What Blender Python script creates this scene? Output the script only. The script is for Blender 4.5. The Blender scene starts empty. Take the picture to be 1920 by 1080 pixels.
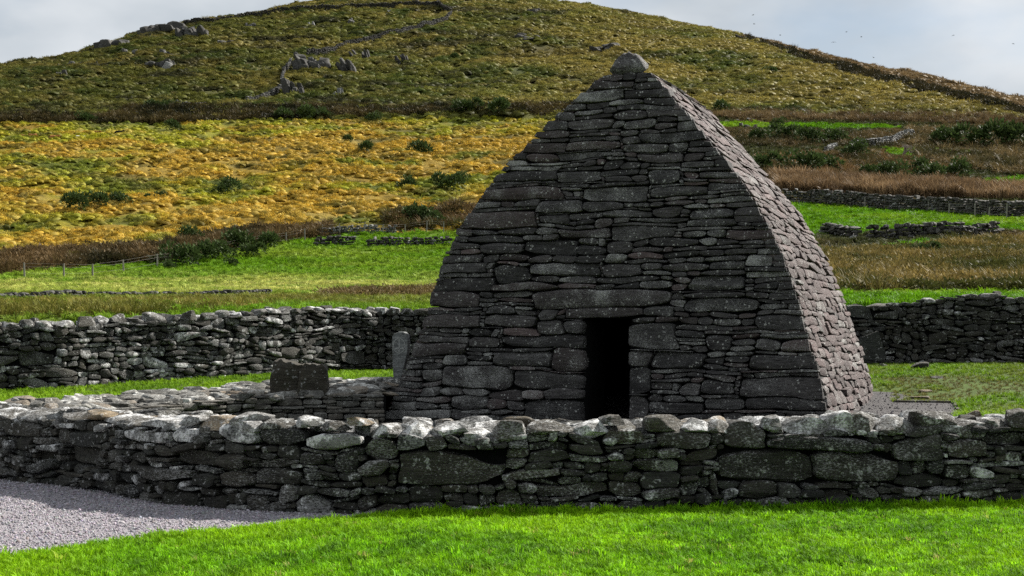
import bpy, math, random
import numpy as np
from mathutils import Vector

# ------------------------------------------------------------------ camera, world, sun, exposure
scene = bpy.context.scene
COL = scene.collection
F, HZ, EYE = 2772.0, 610.0, 1.5          # focal length in photo pixels, horizon row, eye height
cam_d = bpy.data.cameras.new('camera')
cam = bpy.data.objects.new('camera', cam_d)
COL.objects.link(cam)
cam.location = (0, 0, EYE)
cam.rotation_euler = (math.radians(90), 0, 0)
cam_d.sensor_width = 36
cam_d.lens = F * 36 / 1920
cam_d.shift_y = (HZ - 540) / 1920
cam_d.clip_end = 9000
scene.camera = cam

SUN_AZ, SUN_EL = math.radians(36), math.radians(38)   # azimuth from +X towards +Y
world = bpy.data.worlds.new('World')
scene.world = world
world.use_nodes = True
wn, wl = world.node_tree.nodes, world.node_tree.links
wn.clear()
w_out = wn.new('ShaderNodeOutputWorld')
w_bg = wn.new('ShaderNodeBackground')
w_sky = wn.new('ShaderNodeTexSky')
w_sky.sky_type = 'NISHITA'
w_sky.sun_disc = False
w_sky.sun_elevation = SUN_EL
w_sky.sun_rotation = math.pi / 2 - SUN_AZ
w_sky.air_density = 1.0
w_sky.dust_density = 0.6
w_tc = wn.new('ShaderNodeTexCoord')
w_map = wn.new('ShaderNodeMapping')
w_map.inputs['Scale'].default_value = (1.0, 1.0, 2.2)
w_map.inputs['Location'].default_value = (0.35, 0.2, 0.1)
w_n = wn.new('ShaderNodeTexNoise')
w_n.inputs['Scale'].default_value = 3.4
w_n.inputs['Detail'].default_value = 7
w_n.inputs['Roughness'].default_value = 0.52
w_r = wn.new('ShaderNodeValToRGB')
w_r.color_ramp.elements[0].position = 0.33
w_r.color_ramp.elements[0].color = (0.5, 0.5, 0.5, 1)
w_r.color_ramp.elements[1].position = 0.47
w_r.color_ramp.elements[1].color = (1, 1, 1, 1)
w_n2 = wn.new('ShaderNodeTexNoise')
w_n2.inputs['Scale'].default_value = 4.5
w_n2.inputs['Detail'].default_value = 5
w_c = wn.new('ShaderNodeValToRGB')           # cloud: grey undersides to white
w_c.color_ramp.elements[0].position = 0.40
w_c.color_ramp.elements[0].color = (5.6, 6.15, 6.7, 1)
w_c.color_ramp.elements[1].position = 0.60
w_c.color_ramp.elements[1].color = (7.9, 8.25, 8.6, 1)
w_mix = wn.new('ShaderNodeMix')
w_mix.data_type = 'RGBA'
wl.new(w_tc.outputs['Generated'], w_map.inputs['Vector'])
wl.new(w_map.outputs['Vector'], w_n.inputs['Vector'])
wl.new(w_map.outputs['Vector'], w_n2.inputs['Vector'])
wl.new(w_n.outputs['Fac'], w_r.inputs['Fac'])
wl.new(w_n2.outputs['Fac'], w_c.inputs['Fac'])
wl.new(w_r.outputs['Color'], w_mix.inputs['Factor'])
wl.new(w_sky.outputs['Color'], w_mix.inputs['A'])
wl.new(w_c.outputs['Color'], w_mix.inputs['B'])
wl.new(w_mix.outputs['Result'], w_bg.inputs['Color'])
w_bg.inputs['Strength'].default_value = 0.05
wl.new(w_bg.outputs['Background'], w_out.inputs['Surface'])

sun_d = bpy.data.lights.new('sun', 'SUN')
sun_d.energy = 5.0
sun_d.angle = math.radians(0.6)
sun_d.color = (1.0, 0.95, 0.87)
sun = bpy.data.objects.new('sun', sun_d)
COL.objects.link(sun)
sdir = Vector((math.cos(SUN_EL) * math.cos(SUN_AZ), math.cos(SUN_EL) * math.sin(SUN_AZ), math.sin(SUN_EL)))
sun.rotation_euler = (-sdir).to_track_quat('-Z', 'Y').to_euler()
sun.location = (30, 30, 40)

vs = scene.view_settings
vs.view_transform = 'Standard'
vs.look = 'None'
vs.exposure = 1.0
scene.cycles.use_denoising = False
vs.gamma = 1.0
vs.use_curve_mapping = False

# ------------------------------------------------------------------ helpers
RS = np.random.RandomState


def smooth(a, b, x):
    t = np.clip((np.asarray(x, float) - a) / (b - a), 0, 1)
    return t * t * (3 - 2 * t)


_tab = RS(5).rand(256, 256)


def vnoise(x, y):
    x = np.asarray(x, float); y = np.asarray(y, float)
    xi = np.floor(x).astype(int); yi = np.floor(y).astype(int)
    fx = x - xi; fy = y - yi
    fx = fx * fx * (3 - 2 * fx); fy = fy * fy * (3 - 2 * fy)
    a = _tab[xi & 255, yi & 255]; b = _tab[(xi + 1) & 255, yi & 255]
    c = _tab[xi & 255, (yi + 1) & 255]; d = _tab[(xi + 1) & 255, (yi + 1) & 255]
    return (a * (1 - fx) + b * fx) * (1 - fy) + (c * (1 - fx) + d * fx) * fy


def fbm(x, y, o=4):
    v = 0; a = 0.5; s = 0
    for i in range(o):
        v = v + a * vnoise(x * 2 ** i + 17.3 * i, y * 2 ** i + 9.1 * i); s += a; a *= 0.5
    return v / s


def in_poly(px, py, poly):
    px = np.asarray(px, float); py = np.asarray(py, float)
    ins = np.zeros(px.shape, bool)
    n = len(poly)
    for i in range(n):
        x0, y0 = poly[i]; x1, y1 = poly[(i + 1) % n]
        if y0 == y1:
            continue
        c = ((y0 > py) != (y1 > py)) & (px < (x1 - x0) * (py - y0) / (y1 - y0) + x0)
        ins ^= c
    return ins


def link(o, parent=None):
    COL.objects.link(o)
    if parent is not None:
        o.parent = parent
    return o


def tag(o, label=None, cat=None, group=None, kind=None):
    if label: o['label'] = label
    if cat: o['category'] = cat
    if group: o['group'] = group
    if kind: o['kind'] = kind
    return o


def empty(name, loc):
    o = bpy.data.objects.new(name, None)
    o.location = loc
    o.empty_display_size = 0.3
    return link(o)


def np_mesh(name, V, faces, mat=None, sharp=None, smooth_shade=True):
    """faces: array (n,3)/(n,4) or list of such arrays"""
    if isinstance(faces, np.ndarray):
        faces = [faces]
    me = bpy.data.meshes.new(name)
    V = np.asarray(V, np.float32)
    nl = sum(f.size for f in faces); nf = sum(len(f) for f in faces)
    me.vertices.add(len(V)); me.vertices.foreach_set('co', V.ravel())
    me.loops.add(nl); me.loops.foreach_set('vertex_index', np.concatenate([f.ravel() for f in faces]).astype(np.int32))
    me.polygons.add(nf)
    st = []; k = 0
    for f in faces:
        st.append(k + np.arange(len(f)) * f.shape[1]); k += f.size
    me.polygons.foreach_set('loop_start', np.concatenate(st).astype(np.int32))
    me.update(calc_edges=True)
    if smooth_shade:
        me.polygons.foreach_set('use_smooth', np.ones(nf, bool))
        if sharp:
            me.set_sharp_from_angle(angle=math.radians(sharp))
    if mat:
        me.materials.append(mat)
    return me


def vcol(me, name, C):
    C = np.asarray(C, np.float32)
    if C.shape[1] == 3:
        C = np.hstack([C, np.ones((len(C), 1), np.float32)])
    a = me.attributes.new(name, 'FLOAT_COLOR', 'POINT')
    a.data.foreach_set('color', C.ravel())


class Acc:
    """collects pieces that become one mesh"""
    def __init__(self):
        self.V = []; self.Q = []; self.T = []; self.S = []; self.n = 0

    def add(self, V, Q, sv=None, T=None):
        self.V.append(V)
        if Q is not None and len(Q): self.Q.append(Q + self.n)
        if T is not None and len(T): self.T.append(T + self.n)
        if sv is not None: self.S.append(np.tile(np.asarray(sv, np.float32), (len(V), 1)))
        self.n += len(V)

    def mesh(self, name, mat, sharp=38, off=(0, 0, 0)):
        fs = []
        if self.Q: fs.append(np.vstack(self.Q))
        if self.T: fs.append(np.vstack(self.T))
        me = np_mesh(name, np.vstack(self.V) - np.asarray(off), fs, mat, sharp)
        if self.S: vcol(me, 'sv', np.vstack(self.S))
        return me


_topo = {}


def box_topo(nx, ny, nz):
    k = (nx, ny, nz)
    if k in _topo:
        return _topo[k]
    idx = {}; pts = []; quads = []

    def v(i, j, l):
        q = (i, j, l)
        if q not in idx:
            idx[q] = len(pts); pts.append(q)
        return idx[q]
    for i in range(nx):
        for l in range(nz):
            quads.append((v(i, 0, l), v(i + 1, 0, l), v(i + 1, 0, l + 1), v(i, 0, l + 1)))      # -y
            quads.append((v(i, ny, l), v(i, ny, l + 1), v(i + 1, ny, l + 1), v(i + 1, ny, l)))
    for i in range(nx):
        for j in range(ny):
            quads.append((v(i, j, 0), v(i, j + 1, 0), v(i + 1, j + 1, 0), v(i + 1, j, 0)))
            quads.append((v(i, j, nz), v(i + 1, j, nz), v(i + 1, j + 1, nz), v(i, j + 1, nz)))
    for j in range(ny):
        for l in range(nz):
            quads.append((v(0, j, l), v(0, j, l + 1), v(0, j + 1, l + 1), v(0, j + 1, l)))
            quads.append((v(nx, j, l), v(nx, j + 1, l), v(nx, j + 1, l + 1), v(nx, j, l + 1)))
    P = np.array(pts, float)
    T = np.empty_like(P)
    for a, n in enumerate((nx, ny, nz)):
        t = P[:, a] / n * 2 - 1
        T[:, a] = 0.45 * t + 0.55 * np.sin(t * math.pi / 2)
    _topo[k] = (T, np.array(quads))
    return _topo[k]


def stone(w, h, d, rs, res=(8, 3, 5), rf=0.3, cuts=2, rough=1.0, skew=0.15, taper=0.15, facets=2, cutmin=0.62, lens=0.0):
    """a weathered stone, local x along, -y outward face, z up, centred"""
    T, Q = box_topo(*res)
    half = np.array([w, d, h]) / 2
    r = min(w, h, d) * 0.5 * rf * rs.uniform(0.7, 1.3)
    r = min(r, min(half) * 0.98)
    p = T * half
    q = np.clip(p, -(half - r), half - r)
    dl = p - q
    ln = np.linalg.norm(dl, axis=1, keepdims=True)
    p = q + np.where(ln > 1e-9, dl / np.maximum(ln, 1e-9) * r, 0)
    if lens:
        e0, e1 = lens * rs.uniform(0.3, 1.3, 2)
        t = p[:, 0] / half[0]
        p[:, 2] *= 1 - np.where(t < 0, e0, e1) * np.abs(t) ** rs.uniform(2.6, 6)
    # unequal ends
    p[:, 2] *= 1 + taper * rs.uniform(-1, 1) * p[:, 0] / half[0]
    p[:, 0] += skew * rs.uniform(-1, 1) * p[:, 2]
    p[:, 2] += rs.uniform(-1, 1) * 0.06 * half[2] * p[:, 0] / half[0] * 2
    # corner cuts in the face outline
    for k in range(cuts):
        a = rs.choice([-1, 1]) * rs.uniform(0.45, 1.0); b = rs.choice([-1, 1]) * rs.uniform(0.45, 1.0)
        n = np.array([a / half[0], 0, b / half[2]])
        lim = (abs(a) + abs(b)) * rs.uniform(cutmin, 0.92)
        e = p @ n - lim
        n2 = n / (n @ n)
        p -= np.where(e > 0, e, 0)[:, None] * n2
    for k in range(facets):
        a, b = rs.uniform(-0.5, 0.5, 2)
        n = np.array([a * d / w, -1, b * d / h]); n /= np.linalg.norm(n)
        lim = np.max(p @ n) - rs.uniform(0.02, 0.22) * min(h, d)
        e = p @ n - lim
        p -= np.where(e > 0, e, 0)[:, None] * n
    # rough surface
    amp = 0.05 * rough * min(w, h, d)
    nv = p.copy(); nv /= np.maximum(np.linalg.norm(nv / half, axis=1, keepdims=True), 1e-6) * half * half
    nv /= np.maximum(np.linalg.norm(nv, axis=1, keepdims=True), 1e-6)
    s = 0
    for k in range(5):
        f = rs.normal(size=3) * (3.0 / min(w, h, d)) * (0.5 + 0.35 * k)
        f[0] *= 0.45
        s = s + np.abs(np.sin(p @ f + rs.uniform(0, 7))) / (1 + 0.5 * k)
    p += nv * ((s - 1.5) * amp)[:, None]
    return p, Q


def boulder(w, d, h, rs, res=(7, 6, 5), cuts=7):
    """angular loose rock, sits with its base at z=0"""
    T, Q = box_topo(*res)
    u = T / np.maximum(np.sum(np.abs(T) ** 4.5, axis=1, keepdims=True) ** (1 / 4.5), 1e-6)
    for k in range(cuts):
        n = rs.normal(size=3); n[2] = abs(n[2]) * 0.8 if k < cuts - 2 else n[2]
        n /= np.linalg.norm(n)
        e = u @ n - rs.uniform(0.55, 0.95)
        u = u - np.where(e > 0, e, 0)[:, None] * n
    s = 0
    for k in range(5):
        f = rs.normal(size=3) * (1.6 + 1.5 * k)
        s = s + np.sin(u @ f + rs.uniform(0, 7)) / (1 + k)
    u = u * (1 + 0.035 * s)[:, None]
    u[:, 2] -= u[:, 2].min()
    ext = u.max(0) - u.min(0)
    u = (u - np.array([(u[:, 0].max() + u[:, 0].min()) / 2, (u[:, 1].max() + u[:, 1].min()) / 2, 0])) / ext * np.array([w, d, h])
    return u, Q


def rotz(p, a):
    c, s = math.cos(a), math.sin(a)
    return np.stack([p[:, 0] * c - p[:, 1] * s, p[:, 0] * s + p[:, 1] * c, p[:, 2]], 1)


def rot_axis(p, ax, a):
    c, s = math.cos(a), math.sin(a)
    q = p.copy()
    i, j = [(1, 2), (2, 0), (0, 1)][ax]
    q[:, i] = p[:, i] * c - p[:, j] * s
    q[:, j] = p[:, i] * s + p[:, j] * c
    return q


def fill_rects(ns, nz, mask, cell, rs, wr, hr, keys=(), wmin=4, hmin=2, snap=2, aspect=0):
    """cover the True cells of mask[nz, ns] with stones; keys are rectangles already placed (in cells)"""
    outside = ~mask
    occ = outside.copy()
    hard = np.zeros_like(occ)
    for (a, b, c, d) in keys:
        occ[max(b, 0):max(d, 0), max(a, 0):max(c, 0)] = True
        hard[max(b, 0):max(d, 0), max(a, 0):max(c, 0)] = True
    tops = np.zeros(ns, int)
    out = []
    for z in range(nz):
        row = occ[z]
        x = 0
        while x < ns:
            if row[x]:
                x += 1; continue
            e = x
            while e < ns and not row[e]:
                e += 1
            run = e - x
            wd, hd = wr(rs), hr(rs)
            w = max(wmin, int(round(wd / cell)))
            if run - w < wmin:
                w = run
            h = max(hmin, int(round(hd / cell)))
            if aspect: h = max(hmin, min(h, int(w / aspect)))
            if w < 8:
                h = min(h, max(hmin, int(w * rs.uniform(0.7, 1.3))))
            # ceiling
            blk = hard[z:min(z + h + hmin, nz), x:x + w].any(axis=1) | (outside[z:min(z + h + hmin, nz), x:x + w].mean(axis=1) > .45)
            k = np.argmax(blk) if blk.any() else len(blk)
            h = min(h, k) if k >= 1 else 1
            if k - h < hmin and blk.any(): h = k
            if z + h > nz - hmin: h = nz - z
            # snap to the neighbours' beds
            t = z + h
            for q in (x - 1, x + w):
                if 0 <= q < ns and tops[q] and abs(tops[q] - t) <= snap and tops[q] - z >= hmin:
                    hh = tops[q] - z
                    if not hard[z:z + hh, x:x + w].any():
                        h = hh
                    break
            h = max(h, 1)
            occ[z:z + h, x:x + w] = True
            hard[z:z + h, x:x + w] = True
            tops[x:x + w] = z + h
            out.append((x, z, x + w, z + h))
            x += w
    return out


# ------------------------------------------------------------------ materials
def new_mat(name):
    m = bpy.data.materials.new(name)
    m.use_nodes = True
    nt = m.node_tree
    nt.nodes.clear()
    o = nt.nodes.new('ShaderNodeOutputMaterial')
    return m, nt, nt.nodes, nt.links, o


def N(nodes, kind, **kw):
    n = nodes.new(kind)
    for k, v in kw.items():
        if hasattr(n, k):
            setattr(n, k, v)
        else:
            n.inputs[k].default_value = v
    return n


def ramp(nodes, links, src, stops):
    r = nodes.new('ShaderNodeValToRGB')
    while len(r.color_ramp.elements) < len(stops):
        r.color_ramp.elements.new(0.5)
    for e, (p, c) in zip(r.color_ramp.elements, stops):
        e.position = p
        e.color = (*c, 1) if len(c) == 3 else c
    links.new(src, r.inputs['Fac'])
    return r.outputs['Color']


def mixc(nodes, links, fac, a, b, mode='MIX'):
    m = nodes.new('ShaderNodeMix')
    m.data_type = 'RGBA'; m.blend_type = mode
    for sock, v in (('Factor', fac), ('A', a), ('B', b)):
        if isinstance(v, (int, float)):
            m.inputs[sock].default_value = v
        elif isinstance(v, tuple):
            m.inputs[sock].default_value = (*v, 1) if len(v) == 3 else v
        else:
            links.new(v, m.inputs[sock])
    return m.outputs['Result']


def math_n(nodes, links, op, a, b=None, clamp=False):
    m = nodes.new('ShaderNodeMath'); m.operation = op; m.use_clamp = clamp
    for i, v in enumerate((a, b)):
        if v is None: continue
        if isinstance(v, (int, float)): m.inputs[i].default_value = v
        else: links.new(v, m.inputs[i])
    return m.outputs[0]


def stone_material(name, dark, light, warm, lichen=(0.55, 0.55, 0.52), speck=0.5, patch=0.5, green=None, bed=4.0, bump=0.5):
    """attribute sv: r = random per stone, g = how much crust lichen, b = how warm"""
    m, nt, nd, lk, out = new_mat(name)
    at = N(nd, 'ShaderNodeAttribute', attribute_name='sv')
    sep = nd.new('ShaderNodeSeparateColor'); lk.new(at.outputs['Color'], sep.inputs['Color'])
    geo = nd.new('ShaderNodeNewGeometry')
    off = nd.new('ShaderNodeVectorMath'); off.operation = 'SCALE'
    comb = nd.new('ShaderNodeCombineXYZ')
    lk.new(sep.outputs['Red'], comb.inputs[0]); lk.new(sep.outputs['Red'], comb.inputs[1]); lk.new(sep.outputs['Red'], comb.inputs[2])
    lk.new(comb.outputs[0], off.inputs[0]); off.inputs['Scale'].default_value = 37.0
    add = nd.new('ShaderNodeVectorMath'); add.operation = 'ADD'
    lk.new(geo.outputs['Position'], add.inputs[0]); lk.new(off.outputs[0], add.inputs[1])
    mp = nd.new('ShaderNodeMapping'); mp.inputs['Scale'].default_value = (1, 1, bed)
    lk.new(add.outputs[0], mp.inputs['Vector'])
    n1 = N(nd, 'ShaderNodeTexNoise', **{'Scale': 5.0, 'Detail': 8.0, 'Roughness': 0.65}); lk.new(mp.outputs[0], n1.inputs['Vector'])
    n2 = N(nd, 'ShaderNodeTexNoise', **{'Scale': 34.0, 'Detail': 6.0, 'Roughness': 0.7}); lk.new(mp.outputs[0], n2.inputs['Vector'])
    n3 = N(nd, 'ShaderNodeTexNoise', **{'Scale': 8.0, 'Detail': 6.0, 'Roughness': 0.62}); lk.new(add.outputs[0], n3.inputs['Vector'])
    n4 = N(nd, 'ShaderNodeTexNoise', **{'Scale': 55.0, 'Detail': 3.0, 'Roughness': 0.6}); lk.new(add.outputs[0], n4.inputs['Vector'])
    base = mixc(nd, lk, ramp(nd, lk, n1.outputs['Fac'], [(0.3, (0, 0, 0)), (0.72, (1, 1, 1))]), dark, light)
    base = mixc(nd, lk, math_n(nd, lk, 'MULTIPLY', sep.outputs['Blue'], 0.85), base, mixc(nd, lk, 0.75, base, warm))
    # stone-to-stone value
    val = math_n(nd, lk, 'ADD', math_n(nd, lk, 'MULTIPLY', sep.outputs['Red'], 0.75), 0.6)
    vcomb = nd.new('ShaderNodeCombineXYZ')
    for i in range(3): lk.new(val, vcomb.inputs[i])
    base = mixc(nd, lk, 1.0, base, vcomb.outputs[0], 'MULTIPLY')
    fine = ramp(nd, lk, n2.outputs['Fac'], [(0.3, (0.4, 0.4, 0.4)), (0.7, (1.55, 1.55, 1.55))])
    base = mixc(nd, lk, 1.0, base, fine, 'MULTIPLY')
    mb = nd.new('ShaderNodeMapping'); mb.inputs['Scale'].default_value = (1.6, 1.6, 8 * bed)
    lk.new(add.outputs[0], mb.inputs['Vector'])
    n7 = N(nd, 'ShaderNodeTexNoise', **{'Scale': 3.0, 'Detail': 5.0, 'Roughness': 0.7}); lk.new(mb.outputs[0], n7.inputs['Vector'])
    base = mixc(nd, lk, 1.0, base, ramp(nd, lk, n7.outputs['Fac'], [(0.32, (0.45, 0.45, 0.45)), (0.68, (1.6, 1.6, 1.6))]), 'MULTIPLY')
    if green:
        g = ramp(nd, lk, n3.outputs['Fac'], [(0.5, (0, 0, 0)), (0.7, (0.6, 0.6, 0.6))])
        base = mixc(nd, lk, g, base, green)
    # crust lichen patches: noise above a threshold that falls as the stone's own amount grows
    thr = math_n(nd, lk, 'SUBTRACT', 0.78, math_n(nd, lk, 'MULTIPLY', sep.outputs['Green'], 0.36))
    fr = math_n(nd, lk, 'ADD', n3.outputs['Fac'], math_n(nd, lk, 'MULTIPLY', math_n(nd, lk, 'SUBTRACT', n4.outputs['Fac'], 0.5), 0.45))
    pm = math_n(nd, lk, 'MULTIPLY', math_n(nd, lk, 'SUBTRACT', fr, thr), 6.0, True)
    pm = math_n(nd, lk, 'MULTIPLY', pm, patch)
    # small specks
    vo = N(nd, 'ShaderNodeTexVoronoi', **{'Scale': 17.0, 'Randomness': 1.0}); lk.new(add.outputs[0], vo.inputs['Vector'])
    sm = math_n(nd, lk, 'LESS_THAN', vo.outputs['Distance'], math_n(nd, lk, 'MULTIPLY', math_n(nd, lk, 'SUBTRACT', n3.outputs['Fac'], 0.40), 1.6))
    sm = math_n(nd, lk, 'MULTIPLY', math_n(nd, lk, 'MULTIPLY', sm, math_n(nd, lk, 'GREATER_THAN', n4.outputs['Fac'], 0.47)), speck)
    n5 = N(nd, 'ShaderNodeTexNoise', **{'Scale': 42.0, 'Detail': 4.0, 'Roughness': 0.75}); lk.new(mp.outputs[0], n5.inputs['Vector'])
    n6 = N(nd, 'ShaderNodeTexNoise', **{'Scale': 2.2, 'Detail': 3.0}); lk.new(add.outputs[0], n6.inputs['Vector'])
    th5 = math_n(nd, lk, 'SUBTRACT', 0.86, math_n(nd, lk, 'MULTIPLY', n6.outputs['Fac'], 0.46))
    th5 = math_n(nd, lk, 'SUBTRACT', th5, math_n(nd, lk, 'MULTIPLY', sep.outputs['Green'], 0.20))
    fl5 = math_n(nd, lk, 'MULTIPLY', math_n(nd, lk, 'SUBTRACT', n5.outputs['Fac'], th5), 12.0, True)
    sm = math_n(nd, lk, 'MAXIMUM', sm, math_n(nd, lk, 'MULTIPLY', fl5, min(speck * 0.9, 0.8)))
    lm = math_n(nd, lk, 'MAXIMUM', pm, sm)
    lcol = mixc(nd, lk, n4.outputs['Fac'], tuple(c * 0.62 for c in lichen), tuple(min(c * 1.3, 0.85) for c in lichen))
    colr = mixc(nd, lk, lm, base, lcol)
    b = N(nd, 'ShaderNodeBsdfPrincipled', **{'Roughness': 0.82})
    b.inputs['Specular IOR Level'].default_value = 0.3
    lk.new(colr, b.inputs['Base Color'])
    hsum = math_n(nd, lk, 'ADD', math_n(nd, lk, 'MULTIPLY', n1.outputs['Fac'], 1.0), math_n(nd, lk, 'MULTIPLY', n2.outputs['Fac'], 0.35))
    hsum = math_n(nd, lk, 'ADD', hsum, math_n(nd, lk, 'MULTIPLY', n7.outputs['Fac'], 0.5))
    hsum = math_n(nd, lk, 'ADD', hsum, math_n(nd, lk, 'MULTIPLY', lm, 0.06))
    bp = N(nd, 'ShaderNodeBump', **{'Strength': bump, 'Distance': 0.06}); lk.new(hsum, bp.inputs['Height'])
    lk.new(bp.outputs[0], b.inputs['Normal'])
    lk.new(b.outputs[0], out.inputs['Surface'])
    return m


def plant_material(name, var=0.35, transl=0.35, rough=0.6, attr_type='INSTANCER', attr='tint', const=None, spec=0.06):
    m, nt, nd, lk, out = new_mat(name)
    geo = nd.new('ShaderNodeNewGeometry')
    if const is None:
        at = N(nd, 'ShaderNodeAttribute', attribute_name=attr); at.attribute_type = attr_type
        col = at.outputs['Color']
    else:
        rgb = nd.new('ShaderNodeRGB'); rgb.outputs[0].default_value = (*const, 1)
        col = rgb.outputs[0]
    rr = ramp(nd, lk, geo.outputs['Random Per Island'], [(0.0, (1 - var,) * 3), (1.0, (1 + var,) * 3)])
    col = mixc(nd, lk, 1.0, col, rr, 'MULTIPLY')
    d = N(nd, 'ShaderNodeBsdfPrincipled', **{'Roughness': rough}); d.inputs['Specular IOR Level'].default_value = spec
    t = nd.new('ShaderNodeBsdfTranslucent')
    lk.new(col, d.inputs['Base Color']); lk.new(col, t.inputs['Color'])
    mx = nd.new('ShaderNodeMixShader'); mx.inputs[0].default_value = transl
    lk.new(d.outputs[0], mx.inputs[1]); lk.new(t.outputs[0], mx.inputs[2])
    lk.new(mx.outputs[0], out.inputs['Surface'])
    return m


def ground_material(name, attr=None, const=(0.05, 0.06, 0.02), s1=1.5, s2=18.0, amp=0.5, bump=0.4, dist=0.05):
    m, nt, nd, lk, out = new_mat(name)
    geo = nd.new('ShaderNodeNewGeometry')
    n1 = N(nd, 'ShaderNodeTexNoise', **{'Scale': s1, 'Detail': 6.0, 'Roughness': 0.65}); lk.new(geo.outputs['Position'], n1.inputs['Vector'])
    n2 = N(nd, 'ShaderNodeTexNoise', **{'Scale': s2, 'Detail': 5.0, 'Roughness': 0.7}); lk.new(geo.outputs['Position'], n2.inputs['Vector'])
    if attr:
        at = N(nd, 'ShaderNodeAttribute', attribute_name=attr); col = at.outputs['Color']
    else:
        rgb = nd.new('ShaderNodeRGB'); rgb.outputs[0].default_value = (*const, 1); col = rgb.outputs[0]
    for n, a in ((n1, amp), (n2, amp * 1.2)):
        col = mixc(nd, lk, 1.0, col, ramp(nd, lk, n.outputs['Fac'], [(0.25, (1 - a,) * 3), (0.75, (1 + a,) * 3)]), 'MULTIPLY')
    b = N(nd, 'ShaderNodeBsdfPrincipled', **{'Roughness': 0.9}); b.inputs['Specular IOR Level'].default_value = 0.1
    lk.new(col, b.inputs['Base Color'])
    bp = N(nd, 'ShaderNodeBump', **{'Strength': bump, 'Distance': dist})
    lk.new(math_n(nd, lk, 'ADD', n1.outputs['Fac'], n2.outputs['Fac']), bp.inputs['Height'])
    lk.new(bp.outputs[0], b.inputs['Normal'])
    lk.new(b.outputs[0], out.inputs['Surface'])
    return m


M_ORA = stone_material('oratory_sandstone', (0.009, 0.0085, 0.009), (0.088, 0.084, 0.083), (0.150, 0.100, 0.097), lichen=(0.46, 0.46, 0.44), speck=0.85, patch=0.55, bed=5.0, bump=0.9)
M_RUB = stone_material('rubble_stone', (0.005, 0.0055, 0.005), (0.042, 0.043, 0.038), (0.26, 0.19, 0.11), lichen=(0.72, 0.72, 0.70), speck=0.35, patch=1.0, green=(0.026, 0.029, 0.014), bed=2.5, bump=0.9)
M_CRAG = stone_material('crag_rock', (0.008, 0.008, 0.008), (0.045, 0.045, 0.043), (0.2, 0.17, 0.12), lichen=(0.42, 0.42, 0.40), speck=0.2, patch=0.8, bed=0.8, bump=0.5)
M_SLAB = stone_material('carved_slate', (0.12, 0.13, 0.13), (0.19, 0.20, 0.20), (0.2, 0.18, 0.15), lichen=(0.55, 0.54, 0.45), speck=0.1, patch=0.3, bed=1.0, bump=0.2)
M_PLAT = stone_material('platform_stone', (0.02, 0.02, 0.019), (0.15, 0.145, 0.13), (0.26, 0.19, 0.12), lichen=(0.6, 0.6, 0.57), speck=0.3, patch=0.9, bed=2.5, bump=0.7)
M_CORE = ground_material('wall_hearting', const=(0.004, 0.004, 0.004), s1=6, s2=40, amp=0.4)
M_GRASS = plant_material('grass_blades', 0.45, 0.4, spec=0.08)
M_TUSS = plant_material('moor_grass_blades', 0.4, 0.3)
M_SCRUB = plant_material('scrub_twigs', 0.45, 0.2)
M_GORSE = plant_material('gorse_leaves', 0.5, 0.2, const=(0.045, 0.07, 0.02))
M_WOOD = ground_material('weathered_wood', const=(0.2, 0.185, 0.165), s1=5, s2=60, amp=0.3)
M_BARK = ground_material('pale_bark', const=(0.20, 0.17, 0.14), s1=5, s2=60, amp=0.3)

# ------------------------------------------------------------------ land: heights
def tab(pairs):
    a = np.array(pairs, float)
    return lambda x: np.interp(x, a[:, 0], a[:, 1])


T_LEFT = tab([(20, -30), (28, -4), (33, 14), (37, 28), (50, 40), (70, 52), (110, 82), (130, 110), (155, 160), (175, 210), (230, 310), (290, 380), (360, 460), (430, 540), (500, 610), (560, 660), (640, 720), (800, 820), (1400, 1100)])
T_RIGHT = tab([(20, -20), (28, 0), (34, 22), (37, 38), (45, 52), (60, 64), (80, 110), (100, 150), (120, 185), (150, 215), (175, 255), (200, 300), (240, 350), (270, 385), (330, 440), (400, 510), (470, 570), (560, 640), (700, 740), (1400, 1100)])
T_SKY = tab([(-3000, 200), (-900, 350), (-300, 440), (0, 483), (110, 500), (190, 519), (240, 535), (300, 555), (400, 570), (480, 580), (560, 601), (620, 611), (700, 616), (820, 618), (900, 614), (1000, 607), (1100, 598), (1200, 581), (1300, 560), (1400, 540), (1500, 513), (1600, 490), (1700, 470), (1800, 445), (1900, 422), (2200, 360), (3000, 250), (5000, 150)])


def t_of(Y, s):
    b = smooth(-0.06, 0.16, s)
    T = T_LEFT(Y) * (1 - b) + T_RIGHT(Y) * b
    sky = T_SKY(960 + s * F)
    x = T / sky
    a = 0.9
    g = np.where(x < a, x, x - (x - a) ** 2 / (4 * (1 - a)))
    g = np.where(x > 2 - a, 1 - (x - (2 - a)) * 1.2, g)
    return np.maximum(g, -0.4) * sky


def hill_z(X, Y):
    return EYE + t_of(Y, X / Y) * Y / F


YS = np.concatenate([np.arange(28, 80, 0.25), np.arange(80, 700, 0.5)])


def at_hill(px, py):
    """the spot on the hillside seen at that photo pixel"""
    s = (px - 960) / F
    t = t_of(YS, np.full_like(YS, s))
    k = np.argmax(t >= HZ - py) if (t >= HZ - py).any() else int(np.argmax(t))
    Y = YS[k]
    return np.array([s * Y, Y, hill_z(s * Y, Y)])


def yard_z(X, Y):
    X = np.asarray(X, float); Y = np.asarray(Y, float)
    dip = 0.16 * smooth(17, 20, Y) * (1 - smooth(25.5, 29, Y)) * (1 - smooth(1, 5, X)) * smooth(-4.6, -2.3, X)
    return smooth(25, 35, Y) * np.clip(0.42 + 0.012 * X, 0.22, 0.6) - dip + 0.03 * (fbm(X * 0.5 + 50, Y * 0.5 + 50, 3) - 0.5) * smooth(14, 20, Y)


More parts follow.
